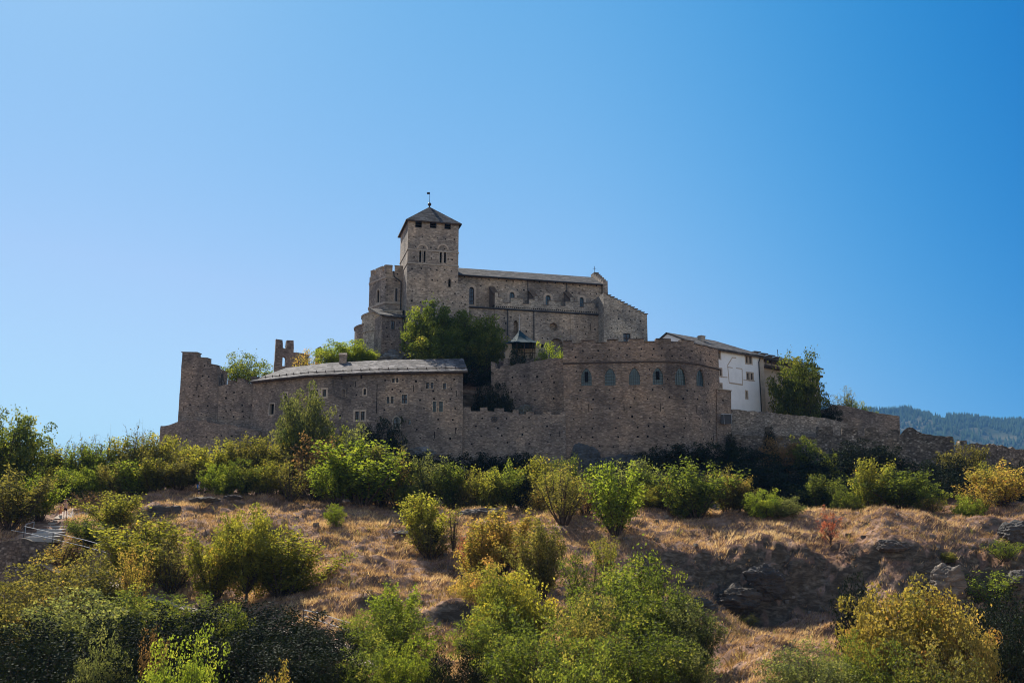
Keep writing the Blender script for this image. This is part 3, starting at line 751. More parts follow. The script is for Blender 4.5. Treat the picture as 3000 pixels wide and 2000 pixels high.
# roof follows the bend
q = Raw(); dz = 2.75; ridge_d = 5.6
us = [RU[0]-.2]+[u for u in np.linspace(RU[0], RU[-1]+.55, 40)[1:]]
rnd = random.Random(2)
def rp(u, d, z): return P3(RP, u, d, z)
uref = 0; vv = math.hypot(ridge_d+.7, dz)
for a_, b_ in zip(us, us[1:]):
    sk_a = 0 if a_ > us[0]+.1 else .9
    q.face([rp(a_, -.75, EZ-.06), rp(b_, -.75, EZ-.06), rp(b_, ridge_d, EZ+dz), rp(a_+sk_a, ridge_d, EZ+dz)], [(a_, 0), (b_, 0), (b_, vv), (a_, vv)])
    q.face([rp(b_, 10.2, EZ-.06), rp(a_, 10.2, EZ-.06), rp(a_, ridge_d, EZ+dz), rp(b_, ridge_d, EZ+dz)], [(a_, 0), (b_, 0), (b_, vv), (a_, vv)])
    q.face([rp(a_, -.75, EZ-.06), rp(b_, -.75, EZ-.06), rp(b_, -.75, EZ-.17), rp(a_, -.75, EZ-.17)])
    q.face([rp(a_, -.75, EZ-.17), rp(b_, -.75, EZ-.17), rp(b_, .1, EZ-.05), rp(a_, .1, EZ-.05)])
u_ = us[-1]; q.face([rp(u_, -.75, EZ-.06), rp(u_, 10.2, EZ-.06), rp(u_, ridge_d, EZ+dz)]); q.face([rp(u_-.5, 0, EZ), rp(u_-.5, 9.5, EZ), rp(u_-.5, ridge_d, EZ+dz-.1)])
rf = q.build('roof', M['slate'], res)
q = Raw()
for a_, b_ in zip(us, us[1:]):                                      # snow rail
    k = .16; q.tube(rp(a_, -.75+k*(ridge_d+.75), EZ-.12+k*(dz+.12)+.16), rp(b_, -.75+k*(ridge_d+.75), EZ-.12+k*(dz+.12)+.16), .05, n=5)
for u_ in np.arange(RU[0]+.5, RU[-1], 1.3):
    k = .16; p = rp(u_, -.75+k*(ridge_d+.75), EZ-.12+k*(dz+.12)); q.tube(p, p+Vector((0, -.05, .32)), .06, n=5)
q.build('snow_guard', M['wood'], rf)
q = Raw(); 
for a_, b_ in zip(us, us[1:]): q.slab([rp(a_, -.72, EZ-.175), rp(b_, -.72, EZ-.175), rp(b_, -.3, EZ-.175), rp(a_, -.3, EZ-.175)], .14)
q.build('eaves_board', M['wood'], rf)
q = Raw(); uc_ = H(949, 1080)[0]; p = rp(uc_, ridge_d-.4, EZ+dz-.6); q.box(p, 1.0, .9, 1.35, .1); q.box(p+Vector((0, 0, 1.35)), 1.12, 1.0, .12, .1)
pk = p+Vector((0, 0, 1.47))
for s1 in (-1, 1): q.slab([pk+Vector((-.55, s1*.5, 0)), pk+Vector((.55, s1*.5, 0)), pk+Vector((.55, 0, .35)), pk+Vector((-.55, 0, .35))], .08)
ch = q.build('chimney', M['stone'], rf)
rzz = EZ+dz

# ---------------------------------------------------------------- LOWER CRENELLATED WALL
LP = Path.px([(1354, 1205, 130.6), (1500, 1205, 130.8), (1662, 1205, 129.9)])
H = LP.uz
lw = empty('crenellated_wall', at(1500, 1330, 131), 'crenellated retaining wall with an iron ring between the residence and the arched hall', 'wall')
t1, t0_ = 1193, 1204
prof = [(H(1356, 1250)[0], 4), (H(1660, 1250)[0], 4), H(1657, 1206.5), H(1642, 1206.5), H(1642, 1214), H(1615, 1214.5), H(1615, 1205.5), H(1592, 1205), H(1592, 1215), H(1564, 1215), H(1564, 1205), H(1541, 1205), H(1541, 1213), H(1519, 1213), H(1519, 1200.5), H(1503, 1200.5), H(1502, 1207), H(1476, 1206), H(1476, 1195), H(1449, 1195), H(1449, 1204), H(1428, 1204), H(1427, 1193), H(1406, 1193), H(1406, 1204), H(1379, 1204), H(1379, 1192), H(1356, 1192)]
pr = Prism(LP); pr.add(rough(prof, .045, .6, 25, zmin=12), d0=0, d1=.9)
putlogs(pr, LP, (1365, 1215, 1640, 1310), 18, 91, (), .2, rows=4); slits(pr, LP, [(1640, 1262, 1278)])
pr.build('wall', [M['stone'], M['hole']], lw)
uc_, zc_ = H(1448.5, 1228)
q = Prism(LP)
c_o = [(uc_+.40*math.cos(2*math.pi*i/20), zc_+.40*math.sin(2*math.pi*i/20)) for i in range(20)]; c_i = [(uc_+.29*math.cos(2*math.pi*i/20), zc_+.29*math.sin(2*math.pi*i/20)) for i in range(20)]
q.add(c_o, [c_i], d0=-.14, d1=-.02, through=True)
for k in range(3):
    a_ = R(30+60*k); dx_, dz_ = math.cos(a_)*.3, math.sin(a_)*.3; nx_, nz_ = -math.sin(a_)*.03, math.cos(a_)*.03
    q.add([(uc_-dx_-nx_, zc_-dz_-nz_), (uc_+dx_-nx_, zc_+dz_-nz_), (uc_+dx_+nx_, zc_+dz_+nz_), (uc_-dx_+nx_, zc_-dz_+nz_)], d0=-.12+.003*k, d1=-.03)
q.build('iron_ring', M['darkmetal'], lw)

# ---------------------------------------------------------------- COURTYARD WALL behind it
MP = Path.px([(1436, 1100, 137.4), (1650, 1080, 134.6)])
H = MP.uz
mw = empty('courtyard_wall', at(1550, 1200, 137), 'rough courtyard wall rising behind the crenellated wall, left of the arched hall', 'wall')
prof = [(H(1440, 1150)[0], 14), (H(1654, 1150)[0], 14), H(1650, 1048), H(1605, 1051.5), H(1580, 1056), H(1557, 1058), H(1552, 1063), H(1525, 1066), H(1490, 1070), H(1466, 1071), H(1463, 1080), H(1452, 1078), H(1450, 1060), H(1438, 1060)]
pr = Prism(MP); pr.add(rough(prof, .1, .5, 35, zmin=16), d0=0, d1=1.2)
putlogs(pr, MP, (1470, 1090, 1640, 1180), 16, 93, (), .2, rows=4); pr.build('wall', [M['stone'], M['hole']], mw)
# low wall with arched gate, further left in the shade
GP = Path.px([(1345, 1170, 138.5), (1440, 1150, 138.9)])
H = GP.uz
gw = empty('garden_wall', at(1390, 1200, 139), 'low wall with a small arched gate in the shaded courtyard beside the residence gable', 'wall')
g_ = Win(GP, 'arch', (1352, 1166, 1369, 1190), 'stone', t=.1, pane='wood', mull=(0, 0), reveal=.5, name='gate')
prof = [(0, 14), (GP.U[-1], 14), H(1440, 1118), H(1425, 1122), H(1412, 1138), H(1395, 1143), H(1370, 1140), H(1346, 1146)]
pr = Prism(GP); pr.add(rough(prof, .1, .5, 37, zmin=16), [g_.hole], d0=0, d1=.8); pr.build('wall', [M['stone'], M['hole']], gw); g_.build(gw)

# ---------------------------------------------------------------- ARCHED HALL
HP = Path.px([(1650, 1063, 130.1), (1850, 1060, 128.9), (1940, 1058, 128.7), (2000, 1060, 129.3), (2050, 1064, 130.9), (2106, 1071, 134.6)])
H = HP.uz
hall = empty('hall', at(1880, 1320, 134), 'broad stone hall with six pointed windows and crenellated top', 'building')
W = []
for i, (x0, x1, y0, y1) in enumerate(((1702, 1734, 1077, 1130), (1771, 1804, 1077, 1129), (1842, 1875.5, 1076, 1128), (1911, 1943.5, 1075, 1127), (1977, 2009, 1076, 1128), (2039, 2063, 1079, 1131))):
    W.append(Win(HP, 'point', (x0, y0, x1, y1), 'dressg' if False else 'hall', t=.13, pane='glassg', mull=(4, 4), reveal=.35, bar=.035, proud=.02, name='pointed_window',
                 label=['pointed window nearest the left corner, its casement open', 'second pointed window from the left', 'third pointed window from the left', 'fourth pointed window, its dark casement open', 'fifth pointed window from the left', 'last pointed window, narrow on the curving right wall'][i]))
z_s = H(1900, 1060)[1]; zt_ = H(1915, 994)[1]; zg_ = H(1900, 1002)[1]
gaps = [(1676, 1702), (1745, 1778), (1812, 1842), (1887, 1921), (1966, 1996), (2034, 2058)]
prof = [(0, 4), (HP.U[-1], 4), (HP.U[-1], zg_-.1), (H(2058, 1005)[0], zg_)]
prof = [(0, 4), (HP.U[-1], 4), (HP.U[-1], zg_+.1)]
for i, (a_, b_) in enumerate(reversed(gaps)):
    ua, ub = H(a_, 1000)[0], H(b_, 1000)[0]
    if i == 0: prof += [(ub, zg_+.05), (ua, zg_), (ua, zt_)]
    else: prof += [(ub, zt_), (ub, zg_), (ua, zg_), (ua, zt_)]
prof += [(0, zt_)]
pr = Prism(HP); pr.add(rough(prof, .035, .9, 45, zmin=10), [w.hole for w in W], d0=0, d1=8.5, reveal=.4, back=True, hole_mi=1)
AV = [w.r for w in W]
putlogs(pr, HP, (1665, 1012, 2090, 1052), 30, 95, AV, .2, rows=2); putlogs(pr, HP, (1665, 1070, 2090, 1320), 88, 96, AV, .2, rows=9)
slits(pr, HP, [(1725, 1183, 1207), (1828, 1181, 1207), (1934, 1180, 1206), (2039, 1184, 1210), (2090, 1275, 1293)])
pr.build('wall', [M['hall'], M['hole']], hall)
for w in W: w.build(hall)
for i in (0, 3):                                                     # open casements: dark plate paints the unlit gap
    u0_, u1_, z0_, z1_ = W[i].r; q = Prism(HP); q.box(u0_+(u1_-u0_)*.33, u0_+(u1_-u0_)*.67, z0_+(z1_-z0_)*(.22 if i == 0 else .3), z0_+(z1_-z0_)*.78, .09, .12)
    q.build('casement_shade', M['hole'], hall)
q = Prism(HP); q.box(-.03, HP.U[-1], z_s-.1, z_s+.1, -.11, .03); q.build('string_course', M['wood'], hall)  # stone slabs, dark material paints their shadow line
q = Prism(HP)
seg = [(0, H(1676, 1000)[0], zt_)]
for i, (a_, b_) in enumerate(gaps):
    seg.append((H(a_, 1000)[0], H(b_, 1000)[0], zg_)); nx_ = gaps[i+1][0] if i+1 < len(gaps) else 2106
    seg.append((H(b_, 1000)[0], H(nx_, 1005)[0], zt_ if i < 5 else zg_+.08))
for a_, b_, z_ in seg: q.box(a_+.02, b_-.02, z_+.05, z_+.13, -.12, .9)
q.build('coping', M['cap'], hall)
for i, w in enumerate(W):                                            # radiating arch stones
    u0_, u1_, z0_, z1_ = w.r; big = shape('point', u0_-.42, u1_+.42, z0_+(z1_-z0_)*.45, z1_+.5); small = shape('point', u0_-.16, u1_+.16, z0_+(z1_-z0_)*.45, z1_+.18)
    q = Prism(HP); q.add(big[2:]+small[2:][::-1], d0=-.018, d1=.03); q.build('arch_stones', M['dressg' if False else 'hall'], hall)

# ---------------------------------------------------------------- WHITE HOUSE
corner = at(2054, 1007, 138.2); wdir = Vector((math.cos(R(36)), math.sin(R(36)), 0))
p_end = corner+wdir*11.6
WP = Path([(corner.x-wdir.x*.01, corner.y-wdir.y*.01), (p_end.x, p_end.y)])
H = WP.uz
U1 = H(2240, 1120)[0]; wz = H(2150, 1028)[1]
house = empty('white_house', (p_end.x-4, p_end.y-2, 19.), 'white rendered house with grey slate roof and a false window frame, right of the hall', 'house')
W = []
def w_(*r_, **k): W.append(Win(WP, 'rect', r_, frame='dress', t=.16, reveal=.35, **k))
w_(2095, 1029, 2101, 1050, label='left half of the top window pair beside the hall'); w_(2104, 1030, 2110, 1050, label='right half of the top window pair beside the hall')
w_(2098, 1079, 2104, 1100, label='left half of the middle window pair beside the hall'); w_(2108, 1080, 2114, 1101, label='right half of the middle window pair beside the hall')
w_(2109.5, 1124, 2114.5, 1137, mull=(0, 0), label='small square window just above the annex')
w_(2184.5, 1043, 2191, 1064, label='left half of the top right window pair'); w_(2194.5, 1044, 2202, 1065, label='right half of the top right window pair')
w_(2188, 1092, 2195, 1112, label='left half of the middle right window pair'); w_(2199, 1093, 2206, 1113, label='right half of the middle right window pair')
w_(2185, 1146, 2189.5, 1166, mull=(0, 0), label='single slim window on the lower floor')
pr = Prism(WP); pr.add([(0, 16), (U1, 16), (U1, wz), (0, wz)], [w.hole for w in W], d0=0, d1=13.2, reveal=.35); pr.build('wall', M['plaster'], house)
for w in W: w.build(house)
q = Prism(WP); q.box(U1-.95, U1+.02, 16, wz-.1, -.02, .5); q.build('quoins', M['dress'], house)
q = Prism(WP)                                                        # false window outline, sandstone bands
def band(pts, wd=.12):
    for (x0, y0), (x1, y1) in zip(pts, pts[1:]):
        (a_, b_), (c_, d_) = H(x0, y0), H(x1, y1); L = math.hypot(c_-a_, d_-b_); nx_, nz_ = -(d_-b_)/L*wd/2, (c_-a_)/L*wd/2
        q.add([(a_-nx_, b_-nz_), (c_-nx_, d_-nz_), (c_+nx_, d_+nz_), (a_+nx_, b_+nz_)], d0=-.03, d1=.01)
band([(2132, 1074), (2136, 1119)]); band([(2136, 1121), (2176, 1127)], .2); band([(2175, 1125), (2174, 1082)]); band([(2174, 1080), (2156, 1078)]); band([(2146, 1077), (2130, 1075)])
band([(2130, 1072), (2145, 1048)]); band([(2144, 1047), (2156, 1048)], .14); band([(2112, 1104), (2131, 1105)], .14); band([(2178, 1112), (2212, 1116)], .1); 
q.build('false_window_band', M['dress'], house)
q = Raw(); u_, z_ = H(2223, 1060); q.tube(P3(WP, U1-.9, -.15, wz-.5), P3(WP, U1-1.25, -.15, wz-1.1), .08); q.tube(P3(WP, U1-1.25, -.15, wz-1.1), P3(WP, U1-1.15, -.15, 17), .08); q.build('downpipe', M['darkmetal'], house)
rz_ = wz+3.05; q = Raw(); o_ = .6; hw = 6.6; uh = U1-3.2
A, B, C_, Dd = P3(WP, -o_*.4, -o_, wz-.15), P3(WP, U1+o_, -o_, wz-.15), P3(WP, uh, hw, rz_), P3(WP, -o_*.4, hw, rz_)
q.slab([A, B, C_, Dd], .2); E_, F_ = P3(WP, U1+o_, 13.2+o_, wz-.15), P3(WP, -o_*.4, 13.2+o_, wz-.15)
q.slab([E_, F_, Dd, C_], .2); q.face([B, E_, C_])
rf = q.build('roof', M['slated'], house)
q = Raw(); q.face([P3(WP, -.003, 0, wz), P3(WP, -.003, 13.2, wz), P3(WP, -.003, hw, rz_-.25)]); q.face([P3(WP, .2, 0, wz), P3(WP, .2, 13.2, wz), P3(WP, .2, hw, rz_-.25)]); q.build('gable', M['plaster'], house)
q = Raw(); q.slab([A+Vector((0, 0, -.2)), B+Vector((0, 0, -.2)), B+Vector((0, 0, -.2))+(C_-B)*.06, A+Vector((0, 0, -.2))+(Dd-A)*.06], .12)
q.build('eaves_board', M['wood'], rf)
p = P3(WP, H(2061, 1000)[0]+4.1, 4.2, wz+1.2); q = Raw(); q.box(p, .85, .75, 1.35, R(36)); q.box(p+Vector((0, 0, 1.35)), 1.0, .9, .1, R(36)); q.box(p+Vector((0, 0, 1.45)), .7, .6, .08, R(36)); q.build('chimney', M['dressg'], rf)

# annex and gate below the white house
AN = Path.px([(2100, 1170, 133.6), (2143, 1170, 134.8)])
ann = empty('annex', at(2120, 1240, 135), 'small brown stone annex wall between the hall and the white house', 'building')
H = AN.uz; pr = Prism(AN); pr.add([(-.5, 10), H(2143, 1300), H(2142, 1144), H(2101, 1139)], d0=0, d1=3.6); pr.quadpatch(H(2118, 1172)[0], H(2118, 1172)[1], .22, .25)
pr.build('wall', [M['hall'], M['hole']], ann)
caps(AN, [(2102, 1140, 2142, 1145)], 'coping', ann, mat='dressg', d0=-.15, d1=3.7)
gt = empty('iron_gate', at(2128, 1241, 133.0), 'blue grey metal gate with pale posts at the corner of the hall', 'gate')
GP2 = Path.px([(2112, 1225, 133.1), (2146, 1225, 133.9)]); H = GP2.uz
q = Prism(GP2); q.add([H(2113, 1241), H(2143, 1241), H(2143, 1214), H(2113, 1214)], d0=0, d1=.05); q.build('gate_panel', M['darkmetal'], gt)
for x_ in (2120.5, 2143): a_ = P3(GP2, H(x_, 1241)[0], -.1, H(x_, 1242)[1]); q = Raw(); q.tube(a_, a_+Vector((0, 0, 1.35)), .025); q.build('post', M['metal'], gt)
q = Raw(); q.tube(P3(GP2, H(2112, 1213)[0], -.1, H(2112, 1213)[1]), P3(GP2, H(2145, 1214)[0], -.1, H(2145, 1214)[1]), .04); q.build('top_rail', M['metal'], gt)

# ---------------------------------------------------------------- GALLERIED HOUSE behind the chestnut tree
GH = Path.px([(2228, 1120, 149.5), (2400, 1120, 154)])
gh = empty('galleried_house', at(2300, 1200, 153), 'beige house with deep wooden eaves and stepped slab roof behind the big right tree', 'house')
H = GH.uz; g2 = [Win(GH, 'rect', (2262, 1105, 2270, 1123), frame='dress', t=.12, label='window glimpsed left of the tree')]
pr = Prism(GH); zt2 = H(2260, 1062)[1]; pr.add([(0, 14), (GH.U[-1], 14), (GH.U[-1], zt2-1), (0, zt2)], [w.hole for w in g2], d0=0, d1=7); pr.build('wall', M['plasterb'], gh)
for w in g2: w.build(gh)
q = Raw(); ze = H(2240, 1050)[1]
q.slab([P3(GH, .2, -1.2, ze), P3(GH, GH.U[-1], -1.2, ze-1.0), P3(GH, GH.U[-1], 4, ze+.4), P3(GH, .2, 4, ze+1.0)], .25); rf = q.build('roof', M['slated'], gh)
q = Raw(); q.slab([P3(GH, .2, -1.0, ze-1.1), P3(GH, GH.U[-1], -1.0, ze-2.1), P3(GH, GH.U[-1], .0, ze-2.1), P3(GH, .2, 0, ze-1.1)], .3)
for i in range(9): a_ = P3(GH, .5+i*1.1, -.9, ze-1.2); q.tube(a_, a_+Vector((0, 0, 1.1)), .06, n=5)
q.build('gallery', M['wood'], gh)
q = Raw()
for i in range(8):
    u_ = .8+i*1.35; zz = ze+1.35-.12*i-i*.07; q.slab([P3(GH, u_-.7, 1.2, zz), P3(GH, u_+.55, 1.2, zz-.02), P3(GH, u_+.55, 4, zz), P3(GH, u_-.7, 4, zz+.02)], .16); q.hexa([P3(GH, u_-.4, 1.6, zz-1.2), P3(GH, u_+.2, 1.6, zz-1.2), P3(GH, u_+.2, 3.6, zz-1.2), P3(GH, u_-.4, 3.6, zz-1.2), P3(GH, u_-.4, 1.6, zz-.15), P3(GH, u_+.2, 1.6, zz-.15), P3(GH, u_+.2, 3.6, zz-.15), P3(GH, u_-.4, 3.6, zz-.15)])
q.build('stepped_slabs', M['cap'], rf)
a_ = at(2279, 1042, 153); q = Raw(); q.tube(a_-Vector((0, 0, 1)), a_+Vector((0, 0, 1)), .05); q.build('flue', M['darkmetal'], rf)

# ---------------------------------------------------------------- RIGHT HAND WALLS
def wall_thing(name, label, pathpts, prof, mat, th=1.0, amp=.12, seed=1, zb=4, zmin=8, put=None, step=.45):
    P_ = Path.px(pathpts); H_ = P_.uz; o = empty(name, P_.xyz(P_.U[-1]/2, th/2, zb+6), label, 'wall')
    pr_ = Prism(P_); pts = [H_(*a) for a in prof]; pts = [(pts[-1][0], zb), (pts[0][0], zb)]+pts
    pr_.add(rough(pts, amp, step, seed, zmin=zmin), d0=0, d1=th)
    if put: putlogs(pr_, P_, put, 10, seed, (), .2)
    pr_.build('wall', [M[mat], M['hole']], o); return o, P_
wall_thing('terrace_wall', 'pale rubble terrace wall running below the white house and the big right tree',
           [(2138, 1210, 136.5), (2300, 1215, 138.5), (2485, 1240, 141)], [(2484, 1290), (2484, 1239), (2450, 1231), (2400, 1222), (2350, 1218), (2290, 1212), (2238, 1206), (2190, 1203), (2144, 1198), (2140, 1290)], 'terr', 1.2, .08, 101)
wall_thing('ruined_wall', 'high ruined wall with a straight sloping top, standing against the far hill',
           [(2438, 1230, 147), (2500, 1200, 146), (2638, 1240, 145)], [(2637, 1264), (2635, 1219), (2567, 1209), (2540, 1203), (2497, 1192), (2460, 1186), (2438, 1184)], 'stone', 1.3, .05, 102)
wall_thing('broken_wall', 'short broken return wall with a pale corner beside the high ruined wall',
           [(2383, 1220, 149), (2440, 1220, 146.9)], [(2438, 1260), (2438, 1186), (2415, 1200), (2396, 1203), (2384, 1212), (2383, 1260)], 'stone', .8, .1, 103)
Lprof = [(2800, 1360), (2796, 1303), (2794, 1280), (2760, 1276), (2702, 1271), (2688, 1262), (2676, 1252), (2664, 1249), (2652, 1254), (2640, 1268), (2638, 1284), (2634, 1284), (2636, 1259), (2606, 1258), (2596, 1268), (2578, 1272), (2576, 1276), (2575, 1254), (2548, 1252), (2536, 1254), (2535, 1276), (2514, 1275), (2513, 1251), (2480, 1250), (2468, 1250), (2467, 1275), (2441, 1276), (2440, 1250), (2396, 1249), (2395, 1279), (2340, 1277), (2300, 1276), (2264, 1274), (2262, 1250), (2246, 1249), (2245, 1276), (2200, 1274), (2140, 1272), (2138, 1350)]
wall_thing('battlement_wall', 'long ruined battlement wall with broken merlons stepping down to the right',
           [(2110, 1300, 133.4), (2400, 1300, 132.4), (2640, 1290, 130.5), (2800, 1300, 128)], Lprof, 'rubble', 1.5, .09, 104, step=.4)
wall_thing('boundary_wall', 'low rubble boundary wall with overgrown top at the right edge',
           [(2795, 1310, 126.4), (2848, 1310, 124), (3060, 1330, 131)], [(3060, 1330), (3030, 1320), (2996, 1317), (2960, 1310), (2930, 1303), (2900, 1300), (2870, 1299), (2849, 1300), (2830, 1303), (2796, 1304)], 'rubble', 1.0, .14, 105, step=.35)
o, _ = wall_thing('stone_block', 'square stub of masonry standing on the boundary wall', [(2811, 1300, 126), (2833, 1300, 126)], [(2834, 1312), (2832, 1290), (2812, 1289), (2811, 1312)], 'rubble', 1.0, .05, 106, zb=11)
wall_thing('retaining_wall', 'dark dry stone retaining wall in the shade under the steps at the left edge',
           [(-90, 1620, 90), (60, 1620, 88.5), (150, 1620, 90)], [(150, 1600), (135, 1585), (110, 1585), (60, 1578), (0, 1590), (-90, 1590)], 'rubble', 1.2, .1, 107, zb=-9, zmin=-6)
# ruined tower behind
XP = Path.px([(804, 1040, 166), (860, 1040, 167), (945, 1040, 171)]); H = XP.uz
xt = empty('watchtower_ruin', at(832, 1090, 167), 'jagged tower ruin with a see-through arched opening, behind the slate roof', 'tower')
hole = shape('arch', *XP.rect(827.5, 1044, 838, 1072)); pr = Prism(XP)
prof = [(H(803, 1060)[0], 20), (H(905, 1060)[0], 20), H(905, 1040), H(893, 1036), H(877, 1034), H(860, 1032.5), H(860, 996), H(840.5, 996), H(840, 1016), H(836, 1021), H(828, 1017), H(828, 995), H(822, 994), H(808, 993)]
pr.add(rough(prof, .08, .6, 51, zmin=24), [hole], d0=0, d1=1.0, through=True)
pr.build('wall', [M['stone'], M['hole']], xt)
wall_thing('wall_stub', 'dark stub of wall poking up between the yellow trees left of the church', [(922, 1030, 168), (942, 1030, 168)], [(941, 1060), (940, 1015), (934, 1017), (925, 1023), (923, 1060)], 'stone', .8, .06, 108, zb=22)

# ---------------------------------------------------------------- PAVILION
pav = empty('pavilion', at(1532, 1052, 142.5), 'small pavilion with a swept dark blue tent roof in the courtyard', 'pavilion')
pc = at(1532, 1015, 142.5); zc0 = pz(1532, 1013, 142.5); za = pz(1522, 967, 142.5); ax = at(1522, 967, 142.5).x
q = Raw(); rr = [(0, 3.25), (.12, 2.5), (.3, 1.75), (.5, 1.15), (.75, .55), (1.0, .06)]; n_ = 8
rings = []
for t_, r_ in rr:
    zz = zc0+(za-zc0)*t_; cx_ = pc.x+(ax-pc.x)*t_
    rings.append([Vector((cx_+r_*math.cos(2*math.pi*i/n_+.39), pc.y+r_*math.sin(2*math.pi*i/n_+.39)*.95, zz)) for i in range(n_)])
for A_, B_ in zip(rings, rings[1:]):
    for i in range(n_): q.face([A_[i], A_[(i+1) % n_], B_[(i+1) % n_], B_[i]])
q.face(rings[0][::-1]); rf = q.build('tent_roof', M['copper'], pav)
q = Raw(); q.tube((ax, pc.y, za-.1), (ax, pc.y, za+2.4), .04, .02, 5); q.tube((ax, pc.y, za-.25), (ax, pc.y, za+.3), .12, .04, 6); q.build('finial', M['metal'], rf)
q = Raw(); zf = zc0-2.4
for a_ in (((pc.x-2.1, pc.y-1.2, zf), .9, .9, 2.35), ((pc.x+2.2, pc.y-1.2, zf), .8, .8, 2.35), ((pc.x, pc.y+2, zf), 4.6, .5, 2.35)):
    q = Raw(); q.box(*a_); q.build('wall', M['plasterb'], pav)
q = Raw()
for dx_ in (-.9, .2, 1.0, 1.35, 1.6): q.tube((pc.x+dx_, pc.y-1.9, zf), (pc.x+dx_, pc.y-1.9, zc0), .07 if dx_ < .5 else .05)
q.tube((pc.x-1.6, pc.y-1.9, zf+1.0), (pc.x+1.8, pc.y-1.9, zf+1.0), .06); q.build('post', M['wood'], pav)
q = Raw(); q.box((pc.x, pc.y, zf-1.2), 5.6, 5.6, 1.19); q.build('base', M['stone'], pav)
# ================================================================== TERRAIN
def vnoise(x, y, seed=0):
    """smooth value noise, vectorised"""
    xi = np.floor(x).astype(np.int64); yi = np.floor(y).astype(np.int64); fx = x-xi; fy = y-yi
    fx = fx*fx*(3-2*fx); fy = fy*fy*(3-2*fy)
    def h(a, b):
        n = (a*374761393+b*668265263+seed*1442695041) & 0x7fffffff
        n = ((n ^ (n >> 13))*1274126177) & 0x7fffffff
        return ((n ^ (n >> 16)) & 0xffff)/65535.0
    return (h(xi, yi)*(1-fx)+h(xi+1, yi)*fx)*(1-fy)+(h(xi, yi+1)*(1-fx)+h(xi+1, yi+1)*fx)*fy
def fbm(x, y, oct=4, seed=0, g=.5):
    s_ = 0; a = 1; t = 0
    for o in range(oct): s_ = s_+a*vnoise(x*2**o+o*17.3, y*2**o-o*9.1, seed+o); t += a; a *= g
    return s_/t*2-1
ROWY = np.array([0, 15, 30, 45, 60, 75, 84, 88, 92, 98, 104, 110, 118, 128, 140, 165, 220, 400, 1200, 4000, 20000], float)
COLP = np.array([-1500, -300, 100, 350, 600, 1000, 1400, 1800, 2050, 2200, 2400, 2600, 3000, 3400, 5000], float)
#         Y:   30    45    60    75    84    88    92    98   104   110   118   128   140   (as photograph heights)
TPY = {
 -1500: (2600, 2350, 2100, 1950, 1830, 1780, 1700, 1600, 1540, 1500, 1480, 1470, 1470),
 -300:  (2600, 2350, 2100, 1930, 1830, 1770, 1640, 1560, 1510, 1480, 1455, 1450, 1450),
 100:   (2600, 2300, 2080, 1900, 1800, 1720, 1600, 1535, 1500, 1470, 1445, 1430, 1430),
 350:   (2600, 2280, 2050, 1850, 1720, 1660, 1605, 1545, 1500, 1465, 1440, 1420, 1400),
 600:   (2600, 2230, 2010, 1800, 1690, 1640, 1595, 1530, 1480, 1446, 1430, 1400, 1345),
 1000:  (2600, 2180, 1930, 1740, 1640, 1600, 1565, 1522, 1497, 1482, 1455, 1395, 1330),
 1400:  (2600, 2160, 1910, 1740, 1650, 1612, 1578, 1540, 1514, 1500, 1470, 1400, 1335),
 1800:  (2600, 2160, 1930, 1760, 1665, 1620, 1585, 1548, 1518, 1506, 1480, 1370, 1320),
 2050:  (2600, 2120, 1940, 1850, 1800, 1745, 1600, 1556, 1520, 1512, 1485, 1370, 1330),
 2200:  (2550, 2080, 1910, 1880, 1865, 1835, 1592, 1545, 1512, 1512, 1480, 1370, 1330),
 2400:  (2600, 2160, 2010, 1910, 1870, 1815, 1640, 1545, 1502, 1506, 1470, 1365, 1325),
 2600:  (2600, 2250, 2050, 1900, 1790, 1670, 1570, 1512, 1495, 1500, 1460, 1370, 1320),
 3000:  (2650, 2330, 2120, 1960, 1880, 1830, 1620, 1505, 1488, 1490, 1460, 1400, 1370),
 3400:  (2650, 2350, 2150, 2000, 1900, 1800, 1680, 1540, 1500, 1500, 1480, 1450, 1440),
 5000:  (2700, 2400, 2200, 2050, 1950, 1900, 1800, 1700, 1600, 1580, 1560, 1550, 1560)}
ZT = np.zeros((len(COLP), len(ROWY)))
for i, c in enumerate(COLP):
    for j, py in enumerate(TPY[int(c)]): ZT[i, j+2] = pz(c, py, ROWY[j+2])
    ZT[i, 0] = -1.75; ZT[i, 1] = -8.5; ZT[i, 2] = min(ZT[i, 2], -9.0)
    z = ZT[i, 14]; ZT[i, 15] = z*.8-(3 if c < 400 else 0); ZT[i, 16] = z*.3-6; ZT[i, 17] = -25; ZT[i, 18:] = -60
def cub(t): return t
def interp_table(cx, Y):
    cx = np.clip(cx, COLP[0], COLP[-1]); Y = np.clip(Y, 0, ROWY[-1])
    i = np.clip(np.searchsorted(COLP, cx)-1, 0, len(COLP)-2); j = np.clip(np.searchsorted(ROWY, Y)-1, 0, len(ROWY)-2)
    fx = (cx-COLP[i])/(COLP[i+1]-COLP[i]); fx = fx*fx*(3-2*fx)
    def rowinterp(ii):                                      # monotone cubic in Y
        y0, y1 = ROWY[j], ROWY[j+1]; h = y1-y0; t = (Y-y0)/h
        a, b = ZT[ii, j], ZT[ii, j+1]
        jm = np.maximum(j-1, 0); jp = np.minimum(j+2, len(ROWY)-1)
        s0 = (b-ZT[ii, jm])/(y1-ROWY[jm]); s1 = (ZT[ii, jp]-a)/(ROWY[jp]-y0); sl = (b-a)/h
        lim = 1.6*np.abs(sl); s0 = np.clip(s0, -lim, lim); s1 = np.clip(s1, -lim, lim)
        return (2*t**3-3*t**2+1)*a+(t**3-2*t**2+t)*h*s0+(-2*t**3+3*t**2)*b+(t**3-t**2)*h*s1
    return rowinterp(i)*(1-fx)+rowinterp(i+1)*fx
